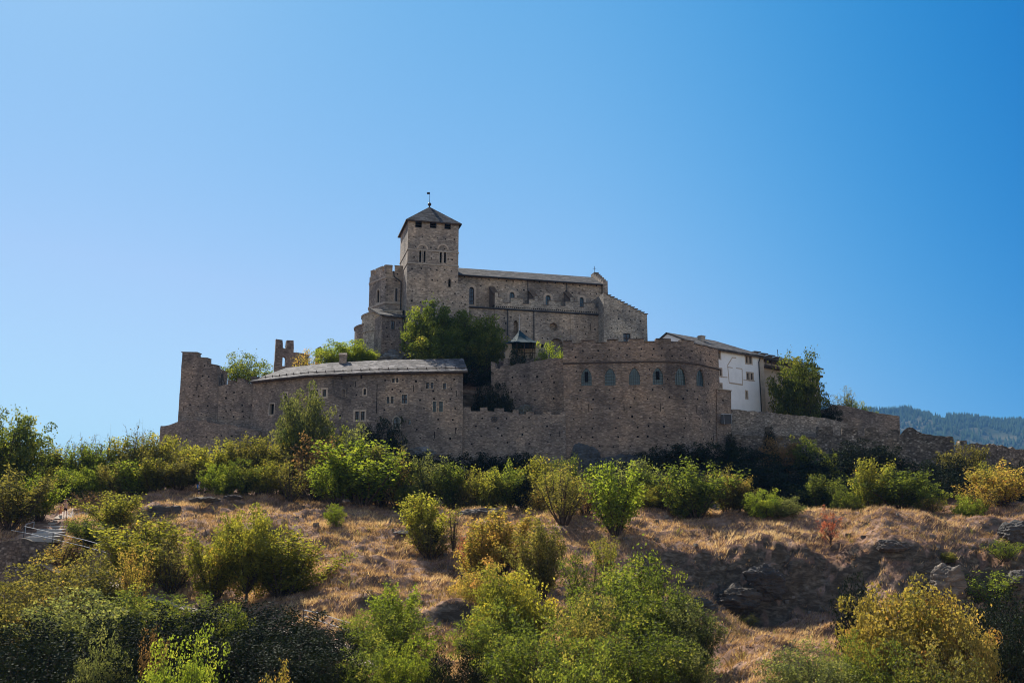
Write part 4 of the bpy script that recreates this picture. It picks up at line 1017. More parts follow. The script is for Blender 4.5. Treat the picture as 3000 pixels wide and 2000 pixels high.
def Hbase(x, Y):
    Ys = np.maximum(Y, 3.); return interp_table(1500+F*x/Ys, Y)
PATHPTS = [(72, 1562, 92), (185, 1585, 89), (368, 1668, 84), (700, 1790, 72), (984, 1870, 63), (1150, 1930, 56)]
PXY = np.array([(at(a, b, c).x, c) for a, b, c in PATHPTS])
def path_dist(x, Y):
    best = np.full(np.shape(x), 1e9)
    for (ax, ay), (bx, by) in zip(PXY, PXY[1:]):
        dx, dy = bx-ax, by-ay; t = np.clip(((x-ax)*dx+(Y-ay)*dy)/(dx*dx+dy*dy), 0, 1)
        best = np.minimum(best, np.hypot(x-ax-t*dx, Y-ay-t*dy))
    return best
def H(x, Y):
    x = np.asarray(x, float); Y = np.asarray(Y, float)
    z = Hbase(x, Y)
    m = np.clip((Y-20)/20, 0, 1)*np.clip((400-Y)/200, 0, 1)
    e = 2.; gx = (Hbase(x+e, Y)-Hbase(x-e, Y))/(2*e); gy = (Hbase(x, Y+e)-Hbase(x, Y-e))/(2*e); sl = np.hypot(gx, gy)
    rk = np.clip((sl-.5)/.6, 0, 1)*np.clip((120-Y)/8, 0, 1)
    n1 = fbm(x/9., Y/6., 3, 5); n2 = fbm(x/3.2, Y/1.9, 3, 11); n3 = fbm(x/1.0, Y/.8, 2, 23)
    pd = path_dist(x, Y); pm = np.clip((pd-.8)/1.5, 0, 1)
    z = z+m*pm*(n1*.8+n2*.75*(1-.3*rk)+n3*.3)
    # shelves and knobs in the steep rock
    f = fbm(x/2.6, Y/1.6+z*.25, 4, 41, .6); z = z+m*rk*pm*(np.abs(f)*2.4-.8)+m*rk*.5*fbm(x/.8, Y/.6, 2, 43)
    # earth scarps on the slope
    for (px, py_, Yc, wx, wy, hh) in SCARPS:
        c = at(px, py_, Yc); u = (x-c.x)/wx; v = (Y-Yc)/wy
        z = z+hh*np.exp(-u*u)*(1/(1+np.exp(-np.clip(v*9, -30, 30))))*np.exp(-np.clip(v, 0, None)*1.3)
    return z
SCARPS = [(455, 1490, 99.5, 3.6, 2.2, 2.0), (980, 1500, 100.5, 5.5, 2.0, .9), (1400, 1500, 101, 4., 2., .8), (700, 1560, 93, 6, 2., .8), (1130, 1760, 72, 7, 2.5, 1.3), (1330, 1810, 66, 2.2, 3, 2.2),
          (2350, 1580, 90, 4.5, 3, 1.0), (2600, 1570, 90, 5.5, 3, 1.1), (2250, 1900, 61, 6, 3, 1.2), (2500, 1700, 84, 5, 2, 1.5), (850, 1650, 83, 4, 1.6, .7), (1050, 1640, 84, 5, 1.4, .6)]
def Hs(x, Y): return float(H(np.array([x]), np.array([Y]))[0])
def ground_hit(px, py, y0=38., y1=132.):
    x, y, z = ray(px, py); Ys = np.arange(y0, y1, .15); k = Ys/y
    g = H(x*k, Ys); below = (z*k) < g
    if not below.any(): return None
    j = int(np.argmax(below)); return float(x*k[j]), float(Ys[j]), float(g[j])

# terrain mesh: fine where the camera looks, coarse to the horizon
ys = np.concatenate([np.linspace(0, 36, 13)[:-1], np.arange(36, 122, .3), np.arange(122, 150, .8), [153, 158, 165, 175, 190, 220, 270, 350, 500, 800, 1300, 2200, 4000, 8000, 20000]])
cs = np.concatenate([[-5000, -3500, -2400, -1600, -1000, -600], np.arange(-350, 3351, 9.), [3600, 4000, 4600, 5400, 6500, 8000]])
YY, CC = np.meshgrid(ys, cs, indexing='ij')
XX = (CC-1500)/F*np.maximum(YY, 25.)
ZZ = H(XX, YY)
def grid_faces(n, m):
    a = np.arange(n*m).reshape(n, m); return np.stack([a[:-1, :-1], a[:-1, 1:], a[1:, 1:], a[1:, :-1]], -1).reshape(-1, 4)
V = np.stack([XX, YY, ZZ], -1).reshape(-1, 3)
m, nt, out = new_mat('dry_hillside')
g = N(nt, 'ShaderNodeNewGeometry'); sp = nt.nodes.new('ShaderNodeSeparateXYZ'); nt.links.new(g.outputs['Normal'], sp.inputs[0])
n1 = N(nt, 'ShaderNodeTexNoise', Scale=.35, Detail=6.0, Roughness=.65); nt.links.new(g.outputs['Position'], n1.inputs['Vector'])
n2 = N(nt, 'ShaderNodeTexNoise', Scale=3.5, Detail=5.0, Roughness=.7); nt.links.new(g.outputs['Position'], n2.inputs['Vector'])
soil = ramp(nt, [(.3, (.11, .07, .05)), (.5, (.29, .178, .125)), (.68, (.46, .32, .235))], n1.outputs[0])
fine = ramp(nt, [(.3, (.6, .58, .55)), (.65, (1.25, 1.2, 1.15))], n2.outputs[0])
gr = mixc(nt, soil.outputs[0], fine.outputs[0], 1., 'MULTIPLY')
mpr = N(nt, 'ShaderNodeMapping'); mpr.inputs['Scale'].default_value = (.9, .9, 2.2); mpr.inputs['Rotation'].default_value = (.3, .5, 0); nt.links.new(g.outputs['Position'], mpr.inputs[0])
n4 = N(nt, 'ShaderNodeTexNoise', Scale=1.1, Detail=9.0, Roughness=.72, Distortion=.6); nt.links.new(mpr.outputs[0], n4.inputs['Vector'])
rock = ramp(nt, [(.3, (.035, .026, .018)), (.48, (.085, .065, .045)), (.58, (.15, .118, .085)), (.74, (.30, .25, .19))], n4.outputs[0])
msk = ramp(nt, [(.60, (1, 1, 1)), (.80, (0, 0, 0))], sp.outputs[2])
cc = mixc(nt, gr, rock.outputs[0], msk.outputs[0])
p = N(nt, 'ShaderNodeBsdfPrincipled', Roughness=.95); p.inputs['Specular IOR Level'].default_value = .15
nt.links.new(cc, p.inputs['Base Color'])
b = N(nt, 'ShaderNodeBump', Strength=.8, Distance=.25); nt.links.new(n4.outputs[0], b.inputs['Height']); nt.links.new(b.outputs[0], p.inputs['Normal'])
nt.links.new(p.outputs[0], out.inputs[0]); M['ground'] = m
tag(mesh_obj('ground', V, grid_faces(len(ys), len(cs)), M['ground'], smooth=True), 'dry grassy hillside with rock scarps below the castle', kind='structure')

# hill inside the castle walls
CW_P = np.array([-200, 480, 620, 750, 900, 1100, 1360, 1650, 1950, 2105, 2250, 2500, 2800, 3100], float)
CW_Y = np.array([142, 141.5, 141, 139.5, 134, 131.8, 130.8, 130.8, 129.5, 134.5, 137.5, 137.5, 130, 130], float)
SR = np.array([0, 3, 6, 10, 17, 25, 40, 70, 110], float)
HT = {-200: (4, 4, 4, 4, 4, 2, 0, -5, -10), 480: (6, 6, 6, 6, 6, 4, 2, 0, -10), 620: (7, 9, 13, 17, 19, 18, 14, 4, -10), 750: (8, 12, 17, 21, 25, 25, 19, 5, -10),
      900: (8, 13, 18, 22, 26, 28, 24, 8, -8), 1100: (8, 13, 19, 24, 27.5, 30, 28, 12, -8), 1360: (10, 14, 20.5, 24, 27.5, 29, 28, 12, -8), 1650: (13, 16.5, 18, 25, 27.5, 29, 28, 12, -8),
      1950: (9, 14, 18, 22, 26, 28, 25, 10, -8), 2105: (8, 12, 16, 19, 20, 21, 18, 8, -8), 2250: (8, 13, 17.5, 18.5, 19.5, 19, 15, 6, -8), 2500: (8, 12, 15.5, 16.5, 17, 15, 10, 2, -8),
      2800: (7, 10, 12, 12.5, 12, 9, 4, -4, -12), 3100: (6, 8, 9, 9, 8, 5, 0, -6, -14)}
HTA = np.array([HT[int(c)] for c in CW_P])
def castle_ground(cx, s_):
    i = np.clip(np.searchsorted(CW_P, cx)-1, 0, len(CW_P)-2); f = np.clip((cx-CW_P[i])/(CW_P[i+1]-CW_P[i]), 0, 1)
    j = np.clip(np.searchsorted(SR, s_)-1, 0, len(SR)-2); g_ = np.clip((s_-SR[j])/(SR[j+1]-SR[j]), 0, 1); f = f*f*(3-2*f)
    return (HTA[i, j]*(1-f)+HTA[i+1, j]*f)*(1-g_)+(HTA[i, j+1]*(1-f)+HTA[i+1, j+1]*f)*g_
def Hc(x, Y):
    cx = 1500+F*x/Y; s_ = Y-np.interp(cx, CW_P, CW_Y)-1.3
    return castle_ground(cx, np.clip(s_, 0, 110))+.7*fbm(x/4., Y/4., 4, 77)*np.clip(s_/4, 0, 1)
cs2 = np.arange(430, 3050, 10.); ss = np.concatenate([np.arange(0, 30, .6), np.arange(30, 111, 4.)])
SS, C2 = np.meshgrid(ss, cs2, indexing='ij'); Y2 = np.interp(C2, CW_P, CW_Y)+1.3+SS; X2 = (C2-1500)/F*Y2
Z2 = Hc(X2, Y2)
tag(mesh_obj('castle_hill', np.stack([X2, Y2, Z2], -1).reshape(-1, 3), grid_faces(len(ss), len(cs2)), M['ground'], smooth=True), 'ground and rock inside the castle walls', kind='structure')

# rocks
m, nt, out = new_mat('schist_rock'); g = N(nt, 'ShaderNodeNewGeometry')
mp = N(nt, 'ShaderNodeMapping'); mp.inputs['Scale'].default_value = (.7, .7, 2.4); mp.inputs['Rotation'].default_value = (.2, .5, .3); nt.links.new(g.outputs['Position'], mp.inputs[0])
n = N(nt, 'ShaderNodeTexNoise', Scale=.9, Detail=9.0, Roughness=.68, Distortion=.8); nt.links.new(mp.outputs[0], n.inputs['Vector'])
oi = N(nt, 'ShaderNodeObjectInfo')
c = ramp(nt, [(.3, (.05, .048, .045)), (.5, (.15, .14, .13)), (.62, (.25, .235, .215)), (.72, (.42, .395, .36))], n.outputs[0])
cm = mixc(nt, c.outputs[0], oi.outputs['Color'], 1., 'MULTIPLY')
p = N(nt, 'ShaderNodeBsdfPrincipled', Roughness=.85); nt.links.new(cm, p.inputs['Base Color'])
b = N(nt, 'ShaderNodeBump', Strength=.9, Distance=.3); nt.links.new(n.outputs[0], b.inputs['Height']); nt.links.new(b.outputs[0], p.inputs['Normal']); nt.links.new(p.outputs[0], out.inputs[0]); M['rock'] = m
def rock(name, c, size, seed, label, tint=(1, 1, 1), amp=.35, rz=0., kind='structure'):
    bm = bmesh.new(); bmesh.ops.create_icosphere(bm, subdivisions=5, radius=1)
    rp_ = np.random.RandomState(seed*17+3); pn = rp_.normal(size=(22, 3)); pn /= np.linalg.norm(pn, axis=1)[:, None]; pd_ = rp_.uniform(.62, .95, 22)
    for v in bm.verts:
        d = v.co.normalized(); q_ = d*1.3+Vector((seed*7.1, seed*3.3, 0))
        r_ = 1+amp*noise.noise(q_)+amp*.55*noise.noise(q_*2.3)+amp*.35*noise.noise(q_*5.1)+amp*.15*noise.noise(q_*11)
        s_ = noise.noise(Vector((q_.x*.8, q_.y*.8, q_.z*6)))*.12
        dt_ = pn @ np.array(d); cut = np.min(np.where(dt_ > .12, pd_/np.maximum(dt_, .12), 9.))
        r_ = min(cut, 1.12)*(1+.8*(r_-1)); w = d*(r_+s_); w = Vector((w.x*size[0], w.y*size[1], w.z*size[2])); w.rotate(__import__('mathutils').Euler((0, 0, rz))); v.co = w
    me = bpy.data.meshes.new(name); bm.to_mesh(me); bm.free(); me.materials.append(M['rock'])
    me.polygons.foreach_set('use_smooth', np.zeros(len(me.polygons), dtype=bool))
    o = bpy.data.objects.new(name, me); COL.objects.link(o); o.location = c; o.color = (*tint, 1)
    return tag(o, label, 'rock', kind=kind)
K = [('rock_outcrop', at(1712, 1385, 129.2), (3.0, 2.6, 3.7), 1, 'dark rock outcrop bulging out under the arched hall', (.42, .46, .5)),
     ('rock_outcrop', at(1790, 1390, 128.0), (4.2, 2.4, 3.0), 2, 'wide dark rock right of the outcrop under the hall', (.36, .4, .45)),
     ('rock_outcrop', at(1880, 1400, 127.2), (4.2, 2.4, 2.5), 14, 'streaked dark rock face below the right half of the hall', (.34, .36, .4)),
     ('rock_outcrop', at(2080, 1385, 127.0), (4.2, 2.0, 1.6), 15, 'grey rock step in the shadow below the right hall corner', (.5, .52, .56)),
     ('boulder', at(1222, 1330, 130.2), (2.2, 1.5, 1.1), 3, 'smooth pale grey boulder under the long residence', (1.05, 1.1, 1.15)),
     ('rock_outcrop', at(1160, 1062, 147.4), (3.1, 2.4, 1.9), 4, 'pale cracked rock under the small block beside the apse', (.9, .95, 1.0)),
     ('rock_outcrop', at(1095, 1075, 150), (3.0, 2.4, 2.2), 5, 'grey rock under the round chapel wall', (.8, .85, .9)),
     ('boulder', at(1532, 1205, 134.0), (1.35, 1.0, .95), 6, 'rounded boulder showing above the crenellated wall', (.75, .8, .75)),
     ('rock_outcrop', at(1395, 1510, 101.5), (2.3, 1.4, .9), 7, 'brown layered rock on the ridge in the middle of the slope', (.85, .72, .62)),
     ('rock_outcrop', at(1325, 1522, 101.5), (1.6, 1.2, .4), 8, 'flat grey slab rock left of the brown ridge rock', (1., .95, .9)),
     ('rock_outcrop', at(478, 1518, 99.6), (1.9, 1.2, 1.2), 9, 'dark undercut rock below the left grass ledge', (.55, .5, .45)),
     ('rock_outcrop', at(600, 1462, 104), (1.7, .8, .35), 10, 'jumble of dark stones beside the sitting people', (.7, .62, .52)),
     ('rock_outcrop', at(690, 1456, 105), (1.1, .8, .3), 16, 'low dark stones right of the jumble on the ledge', (.6, .5, .45)),
     ('rock_outcrop', at(2240, 1700, 89.2), (1.9, 1.2, 1.8), 11, 'grey fractured rock face under the grass brow', (.40, .36, .33)),
     ('rock_outcrop', at(2150, 1760, 88.0), (2.2, 1.2, 1.4), 17, 'brown crumbling rock face low on the cliff', (.42, .34, .26)),
     ('rock_outcrop', at(2765, 1712, 85.5), (1.5, 1.1, 1.7), 12, 'pale tan slanted rock slab above the golden tree', (1.1, .92, .72)),
     ('rock_outcrop', at(2965, 1560, 93.5), (1.4, 1.2, 1.3), 13, 'grey jagged rock at the right edge of the ridge', (.42, .39, .36)),
     ('rock_outcrop', at(2985, 1700, 88.0), (1.2, 1.0, 1.2), 18, 'pale grey rock low at the right edge', (.7, .62, .54)),
     ('rock_outcrop', at(2610, 1600, 89.6), (1.6, 1.0, .6), 19, 'small dark rock shelf in the tufted grass', (.55, .48, .42)),
     ('rock_outcrop', at(2050, 1790, 84.5), (1.8, 1.2, 1.0), 20, 'dark mossy rock at the foot of the cliff', (.5, .43, .32)),
     ('rock_outcrop', at(1005, 1520, 99.5), (1.9, .9, .5), 21, 'reddish rock ledge right of the bright green bush', (.72, .55, .48)),
     ('rock_outcrop', at(1185, 1560, 92.5), (.9, .7, .3), 22, 'small flat stone left of the yellow bush', (1., .95, .88))]
for k in K: rock(*k)
for i in range(26):                                            # small scattered stones: one pebbly mass per patch is not needed
    pass
def stones():
    rnd = np.random.RandomState(5); q = Raw()
    for i in range(420):
        px = rnd.uniform(200, 2900); Y = rnd.uniform(62, 108); x = (px-1500)/F*Y; z = Hs(x, Y); s_ = rnd.uniform(.08, .32)
        q.box((x, Y, z-.1), s_*1.6, s_, s_*rnd.uniform(.5, 1.)+.1, rnd.uniform(0, 3))
    o = q.build('scattered_stones', M['rock']); o.color = (1., .92, .85, 1); tag(o, 'loose stones strewn over the dry slope', 'stones', kind='stuff')
stones()

# path, steps, railing
q = []; pts = []
for i in range(len(PXY)-1):
    for t_ in np.linspace(0, 1, 14)[:-1 if i < len(PXY)-2 else None]: pts.append(PXY[i]*(1-t_)+PXY[i+1]*t_)
pts = np.array(pts); tg = np.gradient(pts, axis=0); tg /= np.linalg.norm(tg, axis=1)[:, None]; nr = np.stack([-tg[:, 1], tg[:, 0]], 1)
zc_ = np.array([Hs(a, b) for a, b in pts]); zc_ = np.convolve(np.pad(zc_, 3, mode='edge'), np.ones(7)/7, 'valid')
V = []; 
for p_, n_, z_ in zip(pts, nr, zc_):
    for k in np.linspace(-.9, .9, 5): V.append((p_[0]+n_[0]*k, p_[1]+n_[1]*k, z_+.06))
M['pathm'] = plain_mat('trodden_earth', (.55, .46, .38), .95, .1, var=.25, scale=2.)
tag(mesh_obj('path', V, grid_faces(len(pts), 5), M['pathm'], smooth=True), 'narrow earth path dropping across the slope', kind='structure')
st = empty('stone_steps', at(150, 1550, 96), 'flight of broad pale stone steps climbing to the two walkers', 'steps')
s0 = at(118, 1572, 91.6); s1 = at(196, 1514, 101.8)
M['step'] = plain_mat('pale_step_stone', (.42, .38, .34), .85, .2, var=.15, scale=1.5)
n_ = 7
for i in range(n_):
    t_ = i/(n_-1); p_ = s0.lerp(s1, t_); zz = pz(1500+F*p_.x/p_.y, 1572-(1572-1514)*t_**.9, p_.y); w_s = 2.6-.9*t_; e_ = .06*math.sin(i*2.1)
    q = Raw(); A_ = [Vector((p_.x-w_s/2, p_.y-.1+e_, zz)), Vector((p_.x+w_s/2, p_.y-.1-e_, zz)), Vector((p_.x+w_s/2, p_.y+1.6, zz+.11)), Vector((p_.x-w_s/2, p_.y+1.6, zz+.11))]
    q.hexa([Vector((v.x, v.y, zz-.5)) for v in A_]+A_); q.build('step', M['step'], st)
q = Raw(); 
yy = np.linspace(101, 112, 12); V = []
for y_ in yy:
    xc = s1.x+(y_-101)*-.05
    for k in np.linspace(-1.0, 1.6, 5): V.append((xc+k, y_, max(Hs(xc+k, y_), s1.z-.35)+.07 if y_ < 104 else Hs(xc+k, y_)+.07))
tag(mesh_obj('path_top', V, grid_faces(len(yy), 5), M['pathm'], smooth=True).__class__ and bpy.data.objects['path_top'], 'trodden earth behind the top of the steps', kind='structure')
bpy.data.objects['path_top'].name = 'trodden_path'
for lab, RT, RBm in (('two bar galvanised railing beside the foot of the steps', [(72, 1541, 91.5), (156, 1560, 89.6), (245, 1580, 87.4), (368, 1614, 84.5)], [(32, 1552, 91.8), (89, 1563, 91), (241, 1598, 87.4), (368, 1634, 84.5)]),
                     ('short lower stretch of railing showing above the dark undergrowth', [(890, 1786, 67), (930, 1794, 65.8), (1025, 1824, 63)], [(892, 1803, 67), (932, 1816, 65.8), (1022, 1846, 63)])):
    a_ = at(*RT[1]); rail = empty('railing', (a_.x, a_.y, a_.z-1.6), lab, 'railing')
    for Lr, nm in ((RT, 'top_rail'), (RBm, 'lower_rail')):
        q = Raw(); P_ = [at(*a) for a in Lr]
        for a_, b_ in zip(P_, P_[1:]): q.tube(a_, b_, .021, n=6)
        q.build(nm, M['metal'], rail)
    for i in range(len(RT)):
        a_ = at(*RT[i]); q = Raw(); q.tube((a_.x, a_.y, a_.z), (a_.x, a_.y, a_.z-1.7), .035); q.build('post', M['darkmetal'], rail)
r2 = empty('handrail', at(90, 1535, 95), 'short light handrail left of the steps', 'railing')
q = Raw(); a_, b_ = at(76, 1535, 95), at(100, 1528, 96.5); q.tube(a_, b_, .04); q.build('bar', M['metal'], r2)
for v in (a_, b_): q = Raw(); q.tube(v, v-Vector((0, 0, 1.)), .035); q.build('post', M['metal'], r2)

# ------------------------------------------------------------------ far wooded mountainside and haze
DY = 3600.
prof = [(1100, 1560), (1700, 1420), (2200, 1225), (2420, 1186), (2532, 1189), (2600, 1192), (2640, 1190), (2673, 1187), (2690, 1198), (2760, 1209), (2800, 1209), (2863, 1212), (2922, 1223), (2960, 1222), (3000, 1222), (3300, 1250), (4000, 1350), (5200, 1500)]
PX = np.array([p_[0] for p_ in prof], float); PZ = np.array([at(p_[0], p_[1], DY).z-17 for p_ in prof])
cx = np.arange(1100, 4600, 14.); dd = np.concatenate([np.linspace(-1500, 0, 46), np.linspace(60, 900, 8)])
D2, X3 = np.meshgrid(dd, cx, indexing='ij'); top = np.interp(X3, PX, PZ)
fr = np.where(D2 < 0, (1+D2/1500.)**.9, 1-(D2/900.)**1.3*.5)
Z3 = -60+(top+60)*fr+fbm(X3/120., D2/220., 4, 9)*35*np.clip(-D2/300, 0, 1)*fr
Xw = (X3-1500)/F*DY
mt, nt, out = new_mat('far_slope'); g = N(nt, 'ShaderNodeNewGeometry'); n = N(nt, 'ShaderNodeTexNoise', Scale=.006, Detail=6.0); nt.links.new(g.outputs['Position'], n.inputs['Vector'])
c = ramp(nt, [(.4, (.03, .045, .02)), (.6, (.12, .11, .06))], n.outputs[0]); p = N(nt, 'ShaderNodeBsdfDiffuse'); nt.links.new(c.outputs[0], p.inputs[0]); nt.links.new(p.outputs[0], out.inputs[0])
tag(mesh_obj('mountain', np.stack([Xw, DY+D2, Z3], -1).reshape(-1, 3), grid_faces(len(dd), len(cx)), mt, smooth=True), 'hazy blue wooded mountainside on the right', kind='structure')
prof2 = [(1500, 1500), (2000, 1230), (2300, 1160), (2409, 1164), (2470, 1178), (2560, 1198), (2800, 1260), (3200, 1400)]
PX2 = np.array([p_[0] for p_ in prof2], float); PZ2 = np.array([at(p_[0], p_[1], 4400).z for p_ in prof2])
cx2 = np.arange(1500, 3200, 20.); D3, X4 = np.meshgrid(np.linspace(-1500, 600, 12), cx2, indexing='ij'); t3 = np.interp(X4, PX2, PZ2)
Z4 = -60+(t3+60)*np.where(D3 < 0, 1+D3/1500., 1-D3/1200.)
tag(mesh_obj('far_mountain', np.stack([(X4-1500)/F*4400, 4400+D3, Z4], -1).reshape(-1, 3), grid_faces(12, len(cx2)), mt, smooth=True), 'fainter mountain shoulder behind the wooded one', kind='structure')
rs = np.random.RandomState(3); nT = 9000
tx = rs.uniform(2150, 3350, nT); td = -1500*rs.uniform(0, 1, nT)**1.4; td[:900] = rs.uniform(-25, 10, 900)
clr = fbm(tx/60., td/300., 3, 91); keep = clr > -.28-.2*(td < -60); tx, td = tx[keep], td[keep]; nT = len(tx)
tt = np.interp(tx, PX, PZ); fz = np.where(td < 0, (1+td/1500.)**.9, 1.); tz = -60+(tt+60)*fz+fbm(tx/120., td/220., 4, 9)*35*np.clip(-td/300, 0, 1)*fz-2
hgt = rs.uniform(14, 27, nT); rad = hgt*rs.uniform(.18, .28, nT); k = 5
ang = np.arange(k)*2*math.pi/k
bx = ((tx-1500)/F*DY)[:, None]+rad[:, None]*np.cos(ang); by = (DY+td)[:, None]+rad[:, None]*np.sin(ang); bz = np.repeat(tz[:, None], k, 1)
ap_ = np.stack([(tx-1500)/F*DY, DY+td, tz+hgt], -1)[:, None, :]
V = np.concatenate([np.stack([bx, by, bz], -1), ap_], 1).reshape(-1, 3); base = np.arange(nT)[:, None]*(k+1)
fc = np.stack([np.stack([base[:, 0]+i, base[:, 0]+(i+1) % k, base[:, 0]+k], -1) for i in range(k)], 1).reshape(-1, 3)
mf = plain_mat('far_conifers', (.03, .05, .022), 1., 0., var=.5, scale=.02)
tag(mesh_obj('conifer_forest', V, fc, mf), 'distant conifer forest covering the hazy mountainside', 'forest', kind='stuff')
# air
hz = bpy.data.meshes.new('haze'); x0, x1, y0, y1, z0, z1 = -36000, 36000, -200, 20500, -62.5, 700
bm = bmesh.new(); bmesh.ops.create_cube(bm, size=1)
for v in bm.verts: v.co = ((x0+x1)/2+v.co.x*(x1-x0), (y0+y1)/2+v.co.y*(y1-y0), (z0+z1)/2+v.co.z*(z1-z0))
bm.to_mesh(hz); bm.free(); ho = bpy.data.objects.new('haze', hz); COL.objects.link(ho)
m, nt, out = new_mat('blue_air'); vol = nt.nodes.new('ShaderNodeVolumePrincipled')
vol.inputs['Color'].default_value = (.20, .50, 1., 1); vol.inputs['Density'].default_value = .00008; vol.inputs['Anisotropy'].default_value = .0
nt.links.new(vol.outputs[0], out.inputs['Volume']); hz.materials.append(m); tag(ho, 'thin blue haze in the valley air', 'haze', kind='stuff')
# ================================================================== VEGETATION
def leaf_mat(name, stops, trans=.6, gloss=.015, spread=.0):
    m, nt, out = new_mat(name)
    a = nt.nodes.new('ShaderNodeAttribute'); a.attribute_name = 'tint'
    oi = N(nt, 'ShaderNodeObjectInfo')
    c = ramp(nt, stops, a.outputs['Fac'])
    hs_ = N(nt, 'ShaderNodeHueSaturation'); nt.links.new(c.outputs[0], hs_.inputs['Color'])
    mr = N(nt, 'ShaderNodeMapRange'); mr.inputs[3].default_value = .82; mr.inputs[4].default_value = 1.2; nt.links.new(oi.outputs['Random'], mr.inputs[0]); nt.links.new(mr.outputs[0], hs_.inputs['Value'])
    d = N(nt, 'ShaderNodeBsdfDiffuse'); t = N(nt, 'ShaderNodeBsdfTranslucent'); g_ = N(nt, 'ShaderNodeBsdfGlossy', Roughness=.6)
    nt.links.new(hs_.outputs[0], d.inputs[0])
    tc = mixc(nt, hs_.outputs[0], (2.35, 2.1, 1.0), 1., 'MULTIPLY'); nt.links.new(tc, t.inputs[0])
    g_.inputs[0].default_value = (.9, .9, .85, 1)
    m1 = N(nt, 'ShaderNodeMixShader', Fac=trans); nt.links.new(d.outputs[0], m1.inputs[1]); nt.links.new(t.outputs[0], m1.inputs[2])
    m2 = N(nt, 'ShaderNodeMixShader', Fac=gloss); nt.links.new(m1.outputs[0], m2.inputs[1]); nt.links.new(g_.outputs[0], m2.inputs[2])
    nt.links.new(m2.outputs[0], out.inputs[0]); return m
L = {
 'green':  leaf_mat('leaf_green', [(0, (.040, .062, .014)), (.5, (.088, .118, .024)), (.85, (.15, .17, .035)), (1, (.20, .19, .05))]),
 'bright': leaf_mat('leaf_bright', [(0, (.065, .10, .016)), (.5, (.13, .175, .025)), (1, (.22, .24, .045))], .62),
 'yellow': leaf_mat('leaf_yellow_green', [(0, (.07, .082, .018)), (.5, (.16, .17, .034)), (.85, (.26, .24, .045)), (1, (.34, .22, .05))], .62),
 'olive':  leaf_mat('leaf_olive', [(0, (.05, .055, .018)), (.5, (.125, .12, .038)), (.8, (.19, .17, .055)), (1, (.26, .18, .07))], .55),
 'orange': leaf_mat('leaf_orange', [(0, (.09, .095, .025)), (.35, (.20, .18, .045)), (.7, (.31, .215, .07)), (1, (.40, .21, .10))], .55),
 'brown':  leaf_mat('leaf_brown', [(0, (.08, .055, .03)), (.5, (.18, .11, .055)), (1, (.28, .16, .07))], .45),
 'gold':   leaf_mat('leaf_gold', [(0, (.12, .12, .035)), (.45, (.24, .20, .055)), (.8, (.33, .25, .08)), (1, (.40, .22, .08))], .5),
 'dark':   leaf_mat('leaf_dark_shade', [(0, (.005, .009, .004)), (.6, (.012, .020, .008)), (1, (.030, .042, .013))], .1),  # ivy-dark leaves, darkened further to put the hillside's shade into the colour
 'grey':   leaf_mat('leaf_grey_green', [(0, (.05, .065, .028)), (.5, (.11, .13, .055)), (1, (.19, .20, .085))], .55),
 'red':    leaf_mat('leaf_red', [(0, (.20, .05, .035)), (.5, (.36, .11, .075)), (1, (.45, .18, .11))], .4),
 'maple':  leaf_mat('leaf_maple', [(0, (.035, .055, .014)), (.55, (.09, .115, .024)), (1, (.19, .185, .04))], .55),
}
M['bark'] = plain_mat('bark', (.075, .055, .042), .95, .1, var=.35, scale=4.)
M['twig'] = plain_mat('pale_twigs', (.17, .13, .10), .95, .1, var=.3, scale=4.)

def tubes_np(segs, nside=4):
    """segs: array (n,8) ax ay az bx by bz ra rb"""
    s_ = np.array(segs); a = s_[:, :3]; b = s_[:, 3:6]; d = b-a; d /= np.linalg.norm(d, axis=1)[:, None]+1e-9
    e = np.cross(d, np.array([.31, .52, .79])); e /= np.linalg.norm(e, axis=1)[:, None]+1e-9; g_ = np.cross(d, e)
    ang = np.arange(nside)*2*math.pi/nside; n = len(s_)
    ra = s_[:, 6][:, None, None]; rb = s_[:, 7][:, None, None]
    dirs = e[:, None, :]*np.cos(ang)[None, :, None]+g_[:, None, :]*np.sin(ang)[None, :, None]
    V = np.concatenate([a[:, None, :]+dirs*ra, b[:, None, :]+dirs*rb], 1).reshape(-1, 3)
    base = np.arange(n)*2*nside
    f = np.stack([np.stack([base+i, base+(i+1) % nside, base+nside+(i+1) % nside, base+nside+i], -1) for i in range(nside)], 1).reshape(-1, 4)
    return V, f
def leaves_np(P_, size, rs, up=.25, aspect=.62):
    n = len(P_); a = rs.normal(size=(n, 3)); a /= np.linalg.norm(a, axis=1)[:, None]
    nn = rs.normal(size=(n, 3)); nn[:, 2] += up*3; b = np.cross(nn, a); b /= np.linalg.norm(b, axis=1)[:, None]+1e-9
    sz = size*rs.uniform(.6, 1.35, n)[:, None]
    V = np.stack([P_+a*sz*.5, P_+b*sz*.5*aspect, P_-a*sz*.5, P_-b*sz*.5*aspect], 1).reshape(-1, 3)
    return V, np.arange(n*4).reshape(n, 4)
def curve_pts(p0, d0, L_, n, rs, wob, upb):
    pts = [np.array(p0, float)]; d = np.array(d0, float); d /= np.linalg.norm(d)
    for i in range(n):
        d = d+rs.normal(size=3)*wob+np.array([0, 0, upb]); d /= np.linalg.norm(d); pts.append(pts[-1]+d*L_/n)
    return np.array(pts)
